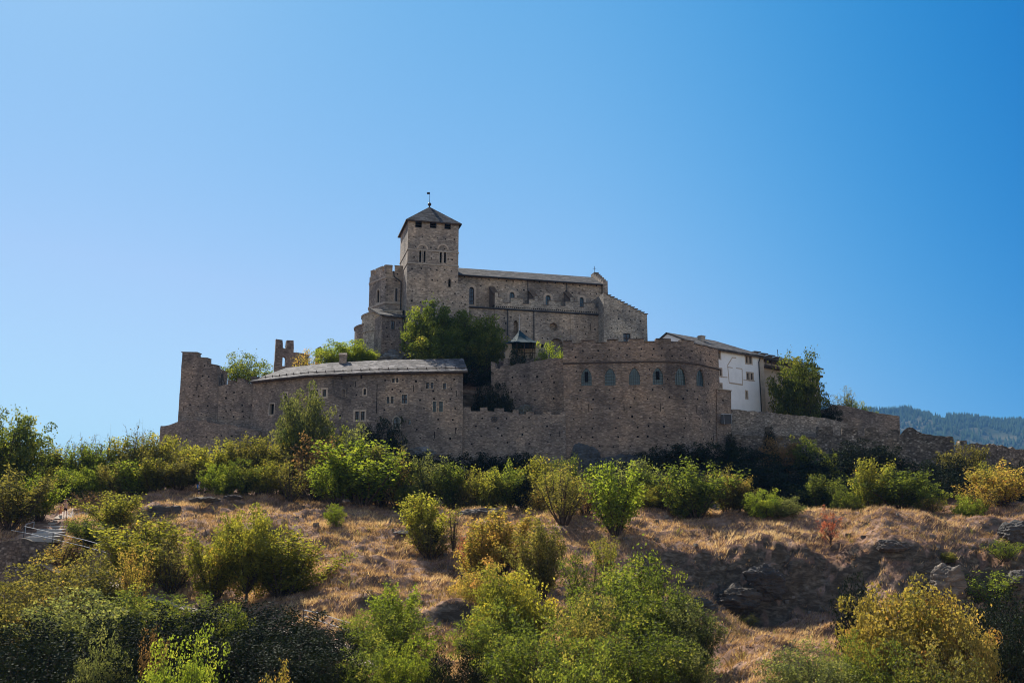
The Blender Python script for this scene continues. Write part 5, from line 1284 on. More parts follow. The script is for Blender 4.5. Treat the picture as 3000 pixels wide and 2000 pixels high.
def gen_plant(seed, Ht, Rd, style, nleaf, leaf, nstem=9, sparse=1.):
    """returns stem segments and leaf positions + tint; Ht height, Rd crown radius (metres)"""
    rs = np.random.RandomState(seed); segs = []; clumps = []; tw = []                      # tw: twig segments carrying leaves (a,b,cluster tint)
    def add(pts, r0, r1):
        n = len(pts)-1
        for i in range(n):
            segs.append([*pts[i], *pts[i+1], r0+(r1-r0)*i/n, r0+(r1-r0)*(i+1)/n])
    if style in ('vase', 'upright'):
        for s_ in range(nstem):
            az = 2*math.pi*(s_+rs.uniform(-.4, .4))/nstem; lean = rs.uniform(.05, 1.)**.7
            spread = (Rd/Ht)*lean*(1.0 if style == 'vase' else .55); hh = Ht*(1-.32*lean**2)*rs.uniform(.82, 1.03)
            d0 = np.array([math.cos(az)*spread*1.3, math.sin(az)*spread*1.3, 1.])
            base = np.array([math.cos(az), math.sin(az), 0])*rs.uniform(.03, .28)*min(1, Rd/2)
            st_ = curve_pts(base, d0, hh*math.hypot(1, spread)*.97, 7, rs, .07, .05); add(st_, .018*Ht**.8, .006)
            nb = 13
            for k in range(nb):
                t = .16+.84*(k+rs.uniform(0, 1))/nb; i = min(6, int(t*7)); p_ = st_[i]+(st_[i+1]-st_[i])*(t*7-i if t < 1 else 1)
                az2 = az+rs.normal()*1.5; L_ = Ht*rs.uniform(.12, .27)*(1.15-.7*t)
                tw_ = curve_pts(p_, [math.cos(az2)*.8, math.sin(az2)*.8, rs.uniform(.35, 1.3)], L_, 3, rs, .16, .12); add(tw_, .008, .003)
                ctint = rs.normal()*.16
                for i2 in range(3): tw.append([*tw_[i2], *tw_[i2+1], ctint])
                for k2 in range(2):
                    q_ = tw_[rs.randint(1, 4)]; t3 = curve_pts(q_, rs.normal(size=3)+[0, 0, .9], L_*.5, 2, rs, .2, .1); add(t3, .005, .002)
                    for i2 in range(2): tw.append([*t3[i2], *t3[i2+1], ctint+rs.normal()*.06])
            for i2 in range(3, 7): tw.append([*st_[i2], *st_[i2+1], rs.normal()*.12])
        sig = leaf*1.05
    else:                                                                     # dome / tree / mass
        tall = style == 'tree'
        th = Ht*(.24 if tall else .08); trunk = curve_pts([0, 0, 0], [rs.normal()*.06, rs.normal()*.06, 1], th, 4, rs, .04, .1); add(trunk, .03*Ht*(1 if tall else .6), .02*Ht*(1 if tall else .5))
        top = trunk[-1]; nl = nstem
        cz = th+(Ht-th)*.48; rv = (Ht-th)*.54
        for s_ in range(nl):
            az = 2*math.pi*(s_+rs.uniform(-.3, .3))/nl*1.618*2; el = math.asin(np.clip(-.35+1.33*(s_+.5)/nl, -1, .97)); rr_ = rs.uniform(.78, 1.04)
            tgt = np.array([math.cos(az)*math.cos(el)*Rd*rr_, math.sin(az)*math.cos(el)*Rd*rr_, cz+math.sin(el)*rv*rr_])
            start = trunk[rs.randint(2, 5)]; mid = start*.45+tgt*.55+np.array([0, 0, -.06*Ht])+rs.normal(size=3)*.05*Rd
            lim = np.array([start*(1-t)**2+2*t*(1-t)*mid+tgt*t*t for t in np.linspace(0, 1, 7)]); add(lim, .0125*Ht, .006)
            nb = 9
            for k in range(nb):
                t = .3+.7*(k+rs.uniform(0, 1))/nb; i = min(5, int(t*6)); p_ = lim[i]+(lim[i+1]-lim[i])*(t*6-i if t < 1 else 1)
                dr = rs.normal(size=3); dr += 1.1*(p_-np.array([0, 0, cz*.8]))/Rd+np.array([0, 0, .35]); L_ = Rd*rs.uniform(.22, .42)
                tw_ = curve_pts(p_, dr, L_, 3, rs, .2, .06); add(tw_, .01, .004)
                ctint = rs.normal()*.2
                for i2 in range(3): tw.append([*tw_[i2], *tw_[i2+1], ctint])
                clumps.append([*tw_[3], ctint])
                for k2 in range(3):
                    q_ = tw_[rs.randint(1, 4)]; t3 = curve_pts(q_, rs.normal(size=3)+[0, 0, .5], L_*.5, 2, rs, .25, .05); add(t3, .006, .003)
                    for i2 in range(2): tw.append([*t3[i2], *t3[i2+1], ctint+rs.normal()*.06])
        sig = leaf*1.5
    tw = np.array(tw); ln = np.linalg.norm(tw[:, 3:6]-tw[:, :3], axis=1)
    # leaf clusters: some twigs carry far more than others
    wt_ = ln*rs.gamma(1.1, 1., len(tw))**sparse; wt_ /= wt_.sum(); idx = rs.choice(len(tw), nleaf, p=wt_)
    t = rs.uniform(0, 1, nleaf)[:, None]; P_ = tw[idx, :3]*(1-t)+tw[idx, 3:6]*t+rs.normal(size=(nleaf, 3))*sig
    tint = .45+tw[idx, 6]+rs.normal(size=nleaf)*.14
    if clumps:
        cl = np.array(clumps); wc = rs.gamma(1.1, 1., len(cl)); wc /= wc.sum(); m_ = int(nleaf*.72); ic = rs.choice(len(cl), m_, p=wc)
        v_ = rs.normal(size=(m_, 3)); v_ /= np.linalg.norm(v_, axis=1)[:, None]; v_ *= (rs.uniform(.35, 1., m_)**.5)[:, None]
        cr_ = (Rd*.14*(.6+.55*np.sqrt(wc/wc.mean())))[ic][:, None]
        P_[:m_] = cl[ic, :3]+v_*cr_*np.array([1., 1., .72]); tint[:m_] = .45+cl[ic, 3]+rs.normal(size=m_)*.12
    P_[:, 2] = np.maximum(P_[:, 2], .02)
    return np.array(segs), P_, np.clip(tint, 0, 1), rs
PROTO = {}
def proto(key, seed, Ht, Rd, style, nleaf, leaf, nstem=9, sparse=1.):
    segs, P_, tint, rs = gen_plant(seed, Ht, Rd, style, nleaf, leaf, nstem, sparse)
    def mk(nm, V, F_, attr=None):
        me = bpy.data.meshes.new(nm); n, k = F_.shape
        me.vertices.add(len(V)); me.vertices.foreach_set('co', V.astype(np.float32).ravel()); me.loops.add(n*k); me.loops.foreach_set('vertex_index', F_.astype(np.int32).ravel())
        me.polygons.add(n); me.polygons.foreach_set('loop_start', np.arange(0, n*k, k, dtype=np.int32)); me.polygons.foreach_set('loop_total', np.full(n, k, dtype=np.int32)); me.update(calc_edges=True)
        if attr is not None: a_ = me.attributes.new('tint', 'FLOAT', 'FACE'); a_.data.foreach_set('value', attr.astype(np.float32))
        me.materials.append(None); return me
    sv, sf = tubes_np(segs, 4); lv, lf = leaves_np(P_, leaf, rs)
    PROTO[key] = (mk(key+'_stems', sv, sf), mk(key+'_leaves', lv, lf, tint), float(np.percentile(P_[:, 2], 99.3)), float(np.percentile(np.hypot(P_[:, 0], P_[:, 1]), 88)))
for i in range(3): proto('vase%d' % i, 10+i, 5., 2.4, 'vase', 7500, .16, 15)
for i in range(2): proto('upr%d' % i, 20+i, 5., 1.7, 'upright', 5000, .15, 11)
for i in range(3): proto('dome%d' % i, 30+i, 4., 2.6, 'dome', 10000, .17, 22)
for i in range(2): proto('wisp%d' % i, 40+i, 5., 2.2, 'vase', 2600, .14, 14, 1.4)
for i in range(2): proto('tree%d' % i, 50+i, 9., 4.4, 'tree', 26000, .27, 40)
for i in range(3): proto('near%d' % i, 60+i, 6.5, 3.6, 'dome', 15000, .20, 34, 1.3)
for i in range(2): proto('nearv%d' % i, 70+i, 6., 2.8, 'vase', 12000, .17, 20, 1.3)
proto('nearw0', 80, 5., 2.4, 'vase', 3800, .135, 16, 1.3)
proto('bare0', 90, 4.5, 1.3, 'upright', 350, .12, 9)
proto('bare1', 91, 4.5, 2.0, 'vase', 500, .12, 12)
proto('sap', 95, 4., 1.15, 'tree', 1500, .11, 12)
NCOUNT = [0]
def plant(kind, leaf, px, top, Y=None, w=100, base=None, label='', cat='shrub', name='shrub', group=None, castle=False, rz=None, bark='bark', zbase=None):
    """px,top: crown's middle and top in photograph pixels; w: crown width; base: visible foot (gives Y)"""
    if base is not None and Y is None:
        h_ = ground_hit(px, base)
        Y = h_[1] if h_ else 100.
    c = at(px, top, Y); x = c.x
    zg = zbase if zbase is not None else (float(Hc(np.array([x]), np.array([Y]))[0]) if castle else Hs(x, Y))-.12
    hgt = max(1.0, c.z-zg); wid = w/F*Y/2
    me_s, me_l, Ht, Rd = PROTO[kind]
    o = empty(name, (x, Y, zg), label, cat, group); rnd = random.Random(int(px*7+top*13)); o.rotation_euler = (0, 0, rnd.uniform(0, 6.28) if rz is None else rz)
    sc = (wid/Rd, wid/Rd, hgt/Ht)
    for nm, me, mt_ in (('trunk' if name == 'tree' else 'stems', me_s, M[bark]), ('crown' if name == 'tree' else 'foliage', me_l, L[leaf])):
        ch_ = bpy.data.objects.new(nm, me); COL.objects.link(ch_); ch_.parent = o; ch_.scale = sc
        ch_.material_slots[0].link = 'OBJECT'; ch_.material_slots[0].material = mt_
    NCOUNT[0] += 1
    return o
# ---------------------------------------------------------------- planting plan (coordinates in 2352-wide photograph pixels)
def pl(kind, leaf, cx, top, w, label, Y=None, base=None, **k):
    return plant(kind, leaf, cx*S, top*S, Y=Y, w=w*S, base=None if base is None else base*S, label=label, **k)
TH = 'shrubs of the skyline thicket left of the castle'
pl('tree0', 'maple', 18, 956, 165, 'tall dark green tree at the left edge of the skyline', Y=110, cat='tree', name='tree')
for a in [
 ('vase0', 'olive', 88, 1040, 90, 'olive shrub of the skyline thicket, next to the tall left tree', 114),
 ('upr0', 'yellow', 128, 1036, 80, 'narrow yellow green shrub, second in the skyline thicket from the tall left tree', 115),
 ('vase1', 'bright', 168, 1036, 84, 'bright green shrub, third in the skyline thicket from the tall left tree', 115),
 ('upr1', 'green', 205, 1024, 72, 'upright green shrub above the two walkers on the skyline', 116),
 ('vase2', 'bright', 245, 1024, 90, 'bright green skyline shrub right of the walkers', 115),
 ('vase0', 'yellow', 285, 1012, 84, 'yellow green skyline shrub midway between walkers and castle', 116),
 ('upr0', 'green', 322, 1004, 84, 'tall green upright shrub two crowns left of the yellow topped one', 116),
 ('vase1', 'olive', 352, 1008, 80, 'olive shrub directly left of the yellow topped one', 114),
 ('dome0', 'yellow', 396, 1003, 96, 'round shrub with glowing yellow top against the bastion wall', 115),
 ('vase2', 'olive', 436, 1040, 80, 'sparse olive shrub below the corner of the bastion wall', 113),
 ('dome1', 'green', 55, 1068, 110, 'dense green shrub in front of the tall left tree', 109),
 ('vase0', 'yellow', 122, 1075, 80, 'lower yellow green shrub behind the top of the steps', 110),
 ('vase1', 'bright', 172, 1080, 80, 'light green shrub filling the thicket right of the walkers', 110.5),
 ('dome2', 'bright', 222, 1070, 86, 'rounded bright shrub low in the middle of the left thicket', 111),
 ('vase2', 'olive', 270, 1066, 80, 'olive twiggy shrub low in the left thicket', 111),
 ('upr1', 'bright', 312, 1060, 80, 'bright upright shrub low in the left thicket, left of a dark trunk', 111),
 ('vase0', 'yellow', 362, 1056, 90, 'yellowish shrub under the glowing yellow top', 110.5),
 ('vase1', 'olive', 412, 1062, 84, 'olive shrub left of the sitting people', 110)]:
    pl(*a[:6], Y=a[6], group=TH)
for a in [(192, 1008, 'grey bare twigs sticking up above the walkers', 'bare0'), (238, 1002, 'bare twigs above the middle of the left thicket', 'bare1'), (262, 1012, 'low bare twigs right of the middle of the left thicket', 'bare0'),
          (312, 984, 'tallest bare twigs on the skyline near the castle', 'bare0'), (334, 992, 'bare twigs just left of the yellow topped shrub', 'bare1'), (118, 1018, 'bare twigs near the tall left tree', 'bare0'), (150, 1016, 'thin bare twigs two shrubs right of the tall left tree', 'bare0')]:
    pl(a[3], 'olive', a[0], a[1], 50, a[2], Y=115, bark='twig', group='bare twiggy shrubs on the skyline')
pl('vase2', 'olive', 30, 1085, 150, 'large olive shrub in front of the thicket at the left edge, beside the steps', base=1222)
pl('vase1', 'bright', 98, 1095, 74, 'bright shrub directly left of the steps', base=1196)
for a in [
 ('bare1', 'brown', 205, 1130, 80, 'brown dry brush behind the walkers', 105), ('bare1', 'brown', 245, 1128, 80, 'reddish dry brush right of the walkers', 105.5)]:
    pl(*a[:6], Y=a[6], bark='twig')
MT = 'shrubs below the left half of the castle'
for a in [
 ('vase0', 'yellow', 478, 1030, 90, 'yellow green shrub below the bastion wall, behind the sitting people', 113.5),
 ('vase1', 'yellow', 522, 1012, 84, 'tall pale yellow shrub below the bastion wall', 115),
 ('vase2', 'olive', 566, 1010, 84, 'olive yellow shrub with spiky top, right of the tall pale one', 115),
 ('vase0', 'yellow', 612, 1008, 84, 'spiky yellowish shrub two crowns left of the tall conical tree', 116),
 ('upr0', 'olive', 650, 1022, 76, 'narrow olive shrub directly left of the tall conical tree', 115),
 ('dome0', 'bright', 505, 1066, 80, 'low bright shrub beside the sitting people', 109),
 ('dome1', 'green', 560, 1058, 90, 'dense green shrub under the spiky yellow crowns', 109.5),
 ('vase2', 'yellow', 612, 1060, 84, 'low yellow shrub under the spiky yellow crowns', 109),
 ('wisp0', 'olive', 672, 1048, 90, 'half bare brownish shrub standing alone at the ledge', 107.5)]:
    pl(*a[:6], Y=a[6], group=MT)
pl('tree1', 'grey', 703, 903, 112, 'tall conical green tree in front of the residence', Y=120, cat='tree', name='tree')
pl('tree0', 'maple', 662+22, 985, 84, 'darker low tree at the foot of the tall conical tree', Y=118, cat='tree', name='tree')
pl('dome2', 'maple', 765, 982, 80, 'dark olive shrub right of the tall conical tree', Y=120)
pl('upr1', 'grey', 820, 978, 62, 'pale spiky shrub in front of the sandstone framed window', Y=119)
pl('dome0', 'dark', 882, 962, 96, 'dark shaded bush against the residence wall', Y=129)
pl('vase1', 'brown', 734, 1008, 96, 'rusty brown shrub between the conical tree and the bright green one', Y=113)
pl('vase0', 'bright', 838, 1016, 190, 'very large bright green shrub in the middle distance', Y=107)
pl('vase2', 'bright', 772, 1058, 110, 'bright green left shoulder of the large shrub', Y=105.5)
pl('vase1', 'olive', 880, 1030, 110, 'yellowish shrub behind the very large bright one', Y=109)
pl('wisp1', 'orange', 922, 1068, 84, 'orange tinted shrub right of the very large bright one', Y=107)
pl('dome0', 'green', 938, 1092, 60, 'small green shrub beside the orange tinted one', Y=106)
for a in [
 ('vase2', 'grey', 985, 1050, 96, 'grey green shrub with pointed tips below the boulder', 109),
 ('vase0', 'green', 1040, 1066, 84, 'green shrub above the flat slab rock', 108),
 ('dome1', 'olive', 1082, 1082, 76, 'rounded olive shrub behind the brown ridge rock', 107.5),
 ('vase1', 'yellow', 1122, 1078, 80, 'fine yellowish shrub right of the brown ridge rock', 107),
 ('vase2', 'green', 1168, 1068, 84, 'green shrub right of the fine yellowish one', 107.5),
 ('upr0', 'dark', 1205, 1092, 46, 'narrow dark shrub next to the small tree with a bare trunk', 106.5),
 ('vase0', 'yellow', 1248, 1052, 90, 'yellow green shrub behind the small tree with a bare trunk', 109),
 ('vase1', 'green', 1305, 1054, 70, 'green shrub showing over the small tree with a bare trunk', 110),
 ('wisp1', 'orange', 1238, 1120, 60, 'small rusty shrub left of the small tree with a bare trunk', 104)]:
    pl(*a[:6], Y=a[6], group='shrubs along the ridge under the castle')
pl('wisp0', 'olive', 1292, 1062, 116, 'small open tree with a short bare trunk on the ridge', base=1204)
pl('vase2', 'yellow', 1292, 1075, 96, 'inner yellow crown of the small open tree', Y=101.5)
pl('wisp1', 'brown', 1345, 1098, 66, 'brownish shrub between the open tree and the many stemmed bush', base=1184)
pl('vase0', 'bright', 1410, 1068, 124, 'bright green many stemmed bush on the ridge', base=1232)
for a in [
 ('vase1', 'grey', 1452, 1058, 90, 'grey green shrub behind the many stemmed bush', 109), ('vase2', 'green', 1488, 1078, 70, 'green shrub right of the many stemmed bush', 108),
 ('vase1', 'orange', 1520, 1100, 60, 'orange tinged low shrub left of the round green bush', 107), ('dome2', 'yellow', 1492, 1116, 56, 'small yellow shrub left of the round green bush', 105),
 ('vase2', 'olive', 1668, 1080, 72, 'brownish olive shrub right of the round green bush', 105), ('vase0', 'orange', 1690, 1094, 60, 'rust tinged shrub, second right of the round green bush', 105),
 ('upr1', 'olive', 1718, 1120, 50, 'slim olive shrub before the deep shade', 104.5)]:
    pl(*a[:6], Y=a[6], group='shrubs along the ridge right of the centre')
pl('vase1', 'green', 1592, 1063, 130, 'big round green bush with a dark foot on the ridge', base=1192)
pl('dome1', 'green', 1572, 1110, 90, 'lower left lobe of the big round green bush', base=1190)
pl('dome0', 'bright', 1752, 1124, 76, 'low bright shrub at the edge of the deep shade', base=1188)
pl('dome2', 'grey', 1800, 1142, 86, 'low grey green shrub tapering right at the edge of the deep shade', base=1189)
# shaded bushes at the wall foot
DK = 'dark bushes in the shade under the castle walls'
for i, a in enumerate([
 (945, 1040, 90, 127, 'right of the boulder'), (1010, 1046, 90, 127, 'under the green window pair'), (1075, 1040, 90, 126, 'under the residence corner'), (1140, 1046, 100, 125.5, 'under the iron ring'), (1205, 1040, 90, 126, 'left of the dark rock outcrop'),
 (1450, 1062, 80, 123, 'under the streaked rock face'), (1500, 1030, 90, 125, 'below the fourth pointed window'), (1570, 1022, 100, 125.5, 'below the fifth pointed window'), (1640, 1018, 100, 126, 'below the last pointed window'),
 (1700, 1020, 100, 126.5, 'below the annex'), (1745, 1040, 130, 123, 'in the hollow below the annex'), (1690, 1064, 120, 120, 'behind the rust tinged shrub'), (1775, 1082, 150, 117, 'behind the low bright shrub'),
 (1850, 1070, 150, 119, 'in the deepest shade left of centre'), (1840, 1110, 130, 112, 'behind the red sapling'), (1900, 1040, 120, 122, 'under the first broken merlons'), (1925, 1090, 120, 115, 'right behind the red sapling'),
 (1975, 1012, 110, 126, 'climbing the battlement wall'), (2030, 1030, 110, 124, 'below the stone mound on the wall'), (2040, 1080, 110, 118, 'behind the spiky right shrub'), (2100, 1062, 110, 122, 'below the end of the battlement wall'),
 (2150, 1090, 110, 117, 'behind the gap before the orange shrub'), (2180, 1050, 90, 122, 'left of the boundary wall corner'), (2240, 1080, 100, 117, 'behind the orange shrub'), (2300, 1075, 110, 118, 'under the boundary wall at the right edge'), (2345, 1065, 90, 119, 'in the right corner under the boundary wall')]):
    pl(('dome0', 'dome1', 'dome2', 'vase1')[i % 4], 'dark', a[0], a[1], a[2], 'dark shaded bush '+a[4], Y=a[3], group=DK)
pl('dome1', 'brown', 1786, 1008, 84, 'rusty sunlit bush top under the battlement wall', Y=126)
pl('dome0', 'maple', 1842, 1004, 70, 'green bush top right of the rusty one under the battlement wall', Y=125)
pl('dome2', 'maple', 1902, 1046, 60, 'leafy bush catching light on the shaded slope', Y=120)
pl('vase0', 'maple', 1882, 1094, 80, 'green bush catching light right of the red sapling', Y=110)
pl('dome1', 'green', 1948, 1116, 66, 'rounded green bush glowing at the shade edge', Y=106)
pl('upr0', 'dark', 1765, 984, 26, 'ivy clump climbing the battlement wall', Y=132, zbase=11, cat='ivy', name='ivy')
pl('upr1', 'dark', 1678, 996, 22, 'dark ivy strip at the corner below the annex', Y=132.2, zbase=10, cat='ivy', name='ivy')
pl('vase2', 'olive', 2205, 1024, 84, 'olive shrub growing under the boundary wall corner', Y=124)
pl('vase0', 'yellow', 2000, 1058, 84, 'spiky yellowish shrub left of the broad green one on the right ridge', Y=106)
pl('vase1', 'green', 2062, 1080, 120, 'broad green shrub on the right ridge', Y=104)
pl('dome0', 'green', 2112, 1104, 96, 'lower right lobe of the broad green shrub', Y=103)
pl('wisp1', 'orange', 2135, 1140, 60, 'little orange shrub right of the broad green one', Y=101)
pl('dome2', 'bright', 2222, 1138, 66, 'low bright shrub in front of the orange one', Y=101)
pl('vase2', 'orange', 2296, 1068, 130, 'large orange brown shrub at the right edge', Y=104)
pl('wisp0', 'orange', 2248, 1108, 90, 'left wing of the large orange brown shrub', Y=102)
pl('upr1', 'yellow', 2262, 1062, 34, 'thin yellow green sprigs above the orange shrub', Y=106)
# slope
pl('sap', 'red', 1903, 1163, 50, 'small red leaved sapling on the brow of the cliff', base=1262, cat='sapling', name='sapling')
pl('vase0', 'yellow', 975, 1136, 100, 'yellow shrub standing alone on the dry slope', base=1268)
pl('upr0', 'dark', 985, 1200, 50, 'dark heart of the lone yellow shrub', base=1266)
pl('wisp0', 'olive', 990, 1200, 110, 'twiggy skirt of the lone yellow shrub', base=1284)
pl('bare0', 'olive', 1042, 1162, 24, 'slim bare stem right of the lone yellow shrub', base=1266)
pl('dome0', 'bright', 768, 1158, 44, 'small bright shrub on the slope under the large bright one', base=1206)
pl('vase1', 'yellow', 268, 1133, 100, 'yellow shrub left of the dark undercut rock', base=1222)
pl('wisp0', 'olive', 345, 1176, 100, 'twiggy olive shrub right of the dark undercut rock', base=1246)
pl('vase2', 'green', 212, 1190, 84, 'light green shrub right of the steps, before the railing', base=1262)
pl('wisp1', 'orange', 150, 1228, 130, 'rusty autumn shrub under the steps', base=1302)
pl('nearv0', 'yellow', 330, 1200, 170, 'broad yellow green shrub over the railing', base=1345)
pl('nearw0', 'olive', 400, 1240, 130, 'half bare shrub left of the yellow maples', base=1360)
pl('nearv1', 'yellow', 500, 1222, 110, 'left one of the three yellow green maples', base=1380, cat='tree', name='tree')
pl('tree1', 'yellow', 576, 1178, 130, 'tallest, middle one of the three yellow green maples', base=1385, cat='tree', name='tree')
pl('nearv0', 'yellow', 655, 1226, 160, 'right one of the three yellow green maples', base=1375, cat='tree', name='tree')
pl('near1', 'olive', 130, 1290, 250, 'wide grey olive thicket at the left, under the rusty shrub', Y=74)
pl('near0', 'olive', 215, 1270, 160, 'olive thicket in front of the railing', Y=77)
pl('near2', 'olive', 30, 1345, 220, 'olive thicket at the left edge lower down', Y=68)
pl('near0', 'grey', 190, 1360, 240, 'grey twiggy thicket below the left olive one', Y=66)
pl('near1', 'maple', 330, 1350, 170, 'mid green thicket below the broad yellow shrub', Y=69)
pl('nearw0', 'orange', 318, 1250, 70, 'little orange shrub in front of the broad yellow one', Y=76)
pl('near2', 'maple', 470, 1370, 170, 'leafy green shrub under the left maple', Y=66)
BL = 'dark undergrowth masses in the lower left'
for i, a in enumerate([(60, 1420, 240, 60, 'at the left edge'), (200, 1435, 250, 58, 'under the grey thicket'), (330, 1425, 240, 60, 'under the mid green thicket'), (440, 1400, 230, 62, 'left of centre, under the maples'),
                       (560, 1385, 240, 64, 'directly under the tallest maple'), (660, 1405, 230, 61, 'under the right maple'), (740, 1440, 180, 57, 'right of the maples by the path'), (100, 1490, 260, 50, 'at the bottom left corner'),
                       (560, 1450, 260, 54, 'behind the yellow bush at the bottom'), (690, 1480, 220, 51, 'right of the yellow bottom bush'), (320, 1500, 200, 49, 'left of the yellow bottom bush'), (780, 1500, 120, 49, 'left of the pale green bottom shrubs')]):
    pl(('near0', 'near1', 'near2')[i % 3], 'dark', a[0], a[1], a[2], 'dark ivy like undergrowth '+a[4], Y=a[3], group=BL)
pl('near0', 'green', 545, 1400, 90, 'brighter green patch of ivy in the dark undergrowth', Y=61)
pl('near1', 'grey', 240, 1462, 110, 'grey green shrub in the dark lower left', Y=49)
pl('near2', 'bright', 430, 1462, 165, 'sunlit yellow green bush at the bottom, left of centre', Y=45)
pl('nearw0', 'brown', 350, 1448, 56, 'small rusty shrub above the sunlit bottom bush', Y=50)
pl('nearw0', 'orange', 645, 1522, 66, 'small orange shrub at the bottom edge', Y=43)
pl('nearv1', 'bright', 905, 1348, 96, 'pale yellow green tip of the shrub below the dry slope', Y=60)
pl('near0', 'green', 905, 1392, 170, 'green shrub below the dry slope, left of the gold tree', Y=57)
pl('nearw0', 'bright', 824, 1400, 66, 'slender pale shrub by the lower railing', Y=62)
pl('near1', 'green', 860, 1470, 150, 'bushy green shrub at the bottom, right of the undergrowth', Y=50)
pl('near2', 'bright', 950, 1470, 120, 'light green shrub at the bottom beneath the pale tip', Y=49)
pl('nearv1', 'orange', 1150, 1174, 128, 'autumn orange shrub in the middle of the slope', Y=80)
pl('vase0', 'orange', 1105, 1222, 96, 'lower orange shoulder of the autumn shrub', Y=78)
pl('nearw0', 'red', 1088, 1210, 56, 'reddish sprigs left of the autumn orange shrub', Y=80)
pl('nearv0', 'olive', 1240, 1200, 96, 'dark stemmed olive tree right of the autumn shrub', Y=73, cat='tree', name='tree')
pl('near1', 'orange', 1112, 1290, 130, 'gold and orange shrub mass under the autumn shrub', Y=68)
pl('tree0', 'yellow', 1180, 1318, 160, 'yellow green maple in the centre foreground', Y=57, cat='tree', name='tree')
pl('near2', 'green', 1128, 1392, 150, 'green bush under the centre maple', Y=54)
pl('near0', 'green', 1215, 1430, 200, 'shaded green bush at the bottom centre', Y=49)
pl('nearw0', 'green', 1345, 1268, 110, 'open green shrub before the dry slope, right of centre', Y=66)
pl('nearv0', 'green', 1460, 1282, 130, 'tall light green shrub in the right centre foreground', Y=60)
pl('near1', 'green', 1400, 1330, 210, 'large leafy tree filling the right centre foreground', Y=56, cat='tree', name='tree')
pl('near2', 'olive', 1345, 1370, 160, 'olive crown in front of the large leafy tree', Y=52)
pl('near0', 'green', 1520, 1330, 150, 'green crown on the right shoulder of the large leafy tree', Y=57)
pl('nearv1', 'grey', 1585, 1380, 110, 'feathery grey green shrub right of the large leafy tree', Y=55)
pl('near1', 'green', 1470, 1430, 220, 'green bush at the bottom under the large leafy tree', Y=47)
pl('near2', 'green', 1330, 1470, 190, 'bottom green bush left of the leafy tree foot', Y=45)
pl('near0', 'grey', 1570, 1470, 130, 'grey green bush at the bottom under the feathery shrub', Y=47)
pl('near1', 'dark', 1050, 1490, 130, 'dark bush at the bottom left of the centre maple', Y=47)
pl('nearw0', 'yellow', 1392, 1232, 60, 'airy yellow sprigs on the slope above the leafy tree', Y=80)
pl('bare1', 'olive', 1650, 1420, 90, 'arching dry twigs right of the feathery shrub', Y=62, bark='twig')
pl('tree1', 'gold', 2055, 1352, 220, 'left crown of the golden autumn tree at the lower right', Y=51, cat='tree', name='tree')
pl('tree0', 'gold', 2160, 1374, 180, 'right crown of the golden autumn tree at the lower right', Y=52, cat='tree', name='tree')
pl('near0', 'gold', 2215, 1440, 130, 'low golden bush at the right of the autumn tree', Y=49)
pl('near2', 'gold', 1985, 1420, 110, 'golden bush at the left foot of the autumn tree', Y=50)
pl('near1', 'grey', 1850, 1480, 180, 'soft grey green bush at the bottom right', Y=46)
pl('near2', 'green', 1935, 1465, 110, 'light green bush between the grey one and the golden tree', Y=48)
pl('near0', 'maple', 2040, 1480, 180, 'dark green bush under the golden tree', Y=46)
pl('near1', 'olive', 2160, 1480, 180, 'olive bush under the right golden crown', Y=46)
pl('wisp0', 'yellow', 1718, 1408, 50, 'tiny yellow shrub in the hollow under the cliff', base=1442)
pl('nearw0', 'bright', 2268, 1312, 110, 'bright green spreading shrub on the right rock face', base=1395)
pl('nearw0', 'bright', 2305, 1238, 70, 'bright green shrub near the right edge', base=1285)
pl('upr1', 'yellow', 2178, 1268, 28, 'tiny upright yellow green shrub on the rock above the golden tree', base=1304)
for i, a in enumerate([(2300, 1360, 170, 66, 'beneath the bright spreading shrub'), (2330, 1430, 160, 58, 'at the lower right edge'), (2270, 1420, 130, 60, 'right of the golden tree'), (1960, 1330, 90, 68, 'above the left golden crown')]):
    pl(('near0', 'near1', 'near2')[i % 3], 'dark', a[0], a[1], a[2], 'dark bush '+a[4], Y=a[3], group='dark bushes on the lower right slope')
# inside the castle
pl('dome2', 'green', 567, 814, 104, 'round crowned tree behind the left curtain wall', Y=147, zbase=22.8, cat='tree', name='tree')
pl('tree0', 'green', 992, 704, 118, 'left crown of the big courtyard trees under the bell tower', Y=144.0, castle=True, cat='tree', name='tree')
pl('tree1', 'maple', 1082, 720, 128, 'darker crown of the big courtyard trees, right one', Y=145, castle=True, cat='tree', name='tree')
pl('tree0', 'green', 1020, 762, 140, 'lower front crown of the big courtyard trees', Y=141.5, castle=True, cat='tree', name='tree', rz=2.)
pl('tree1', 'maple', 1115, 760, 84, 'shaded crown directly left of the pavilion', Y=142.5, castle=True, cat='tree', name='tree', rz=1.)
pl('dome1', 'dark', 1090, 842, 110, 'dark bush in the shaded gap beside the residence gable', Y=140, castle=True)
pl('tree1', 'bright', 790, 787, 110, 'bright yellow green tree between the ruined tower and the church', Y=148, castle=True, cat='tree', name='tree')
pl('tree0', 'bright', 838, 800, 60, 'small bright tree at the foot of the round chapel', Y=147, castle=True, cat='tree', name='tree')
pl('wisp0', 'orange', 712, 804, 70, 'orange shrub beside the ruined tower', Y=150, castle=True)
pl('dome0', 'bright', 1262, 790, 66, 'bright bush in the courtyard beside the hall corner', Y=139.5, castle=True)
pl('dome2', 'dark', 1192, 796, 60, 'dark bush in front of the pavilion', Y=139.3, castle=True)
pl('dome1', 'dark', 1130, 876, 76, 'dark bush growing behind the crenellated wall', Y=135.6, castle=True)
pl('dome0', 'dark', 1165, 908, 50, 'small dark bush against the courtyard wall', Y=134.8, castle=True)
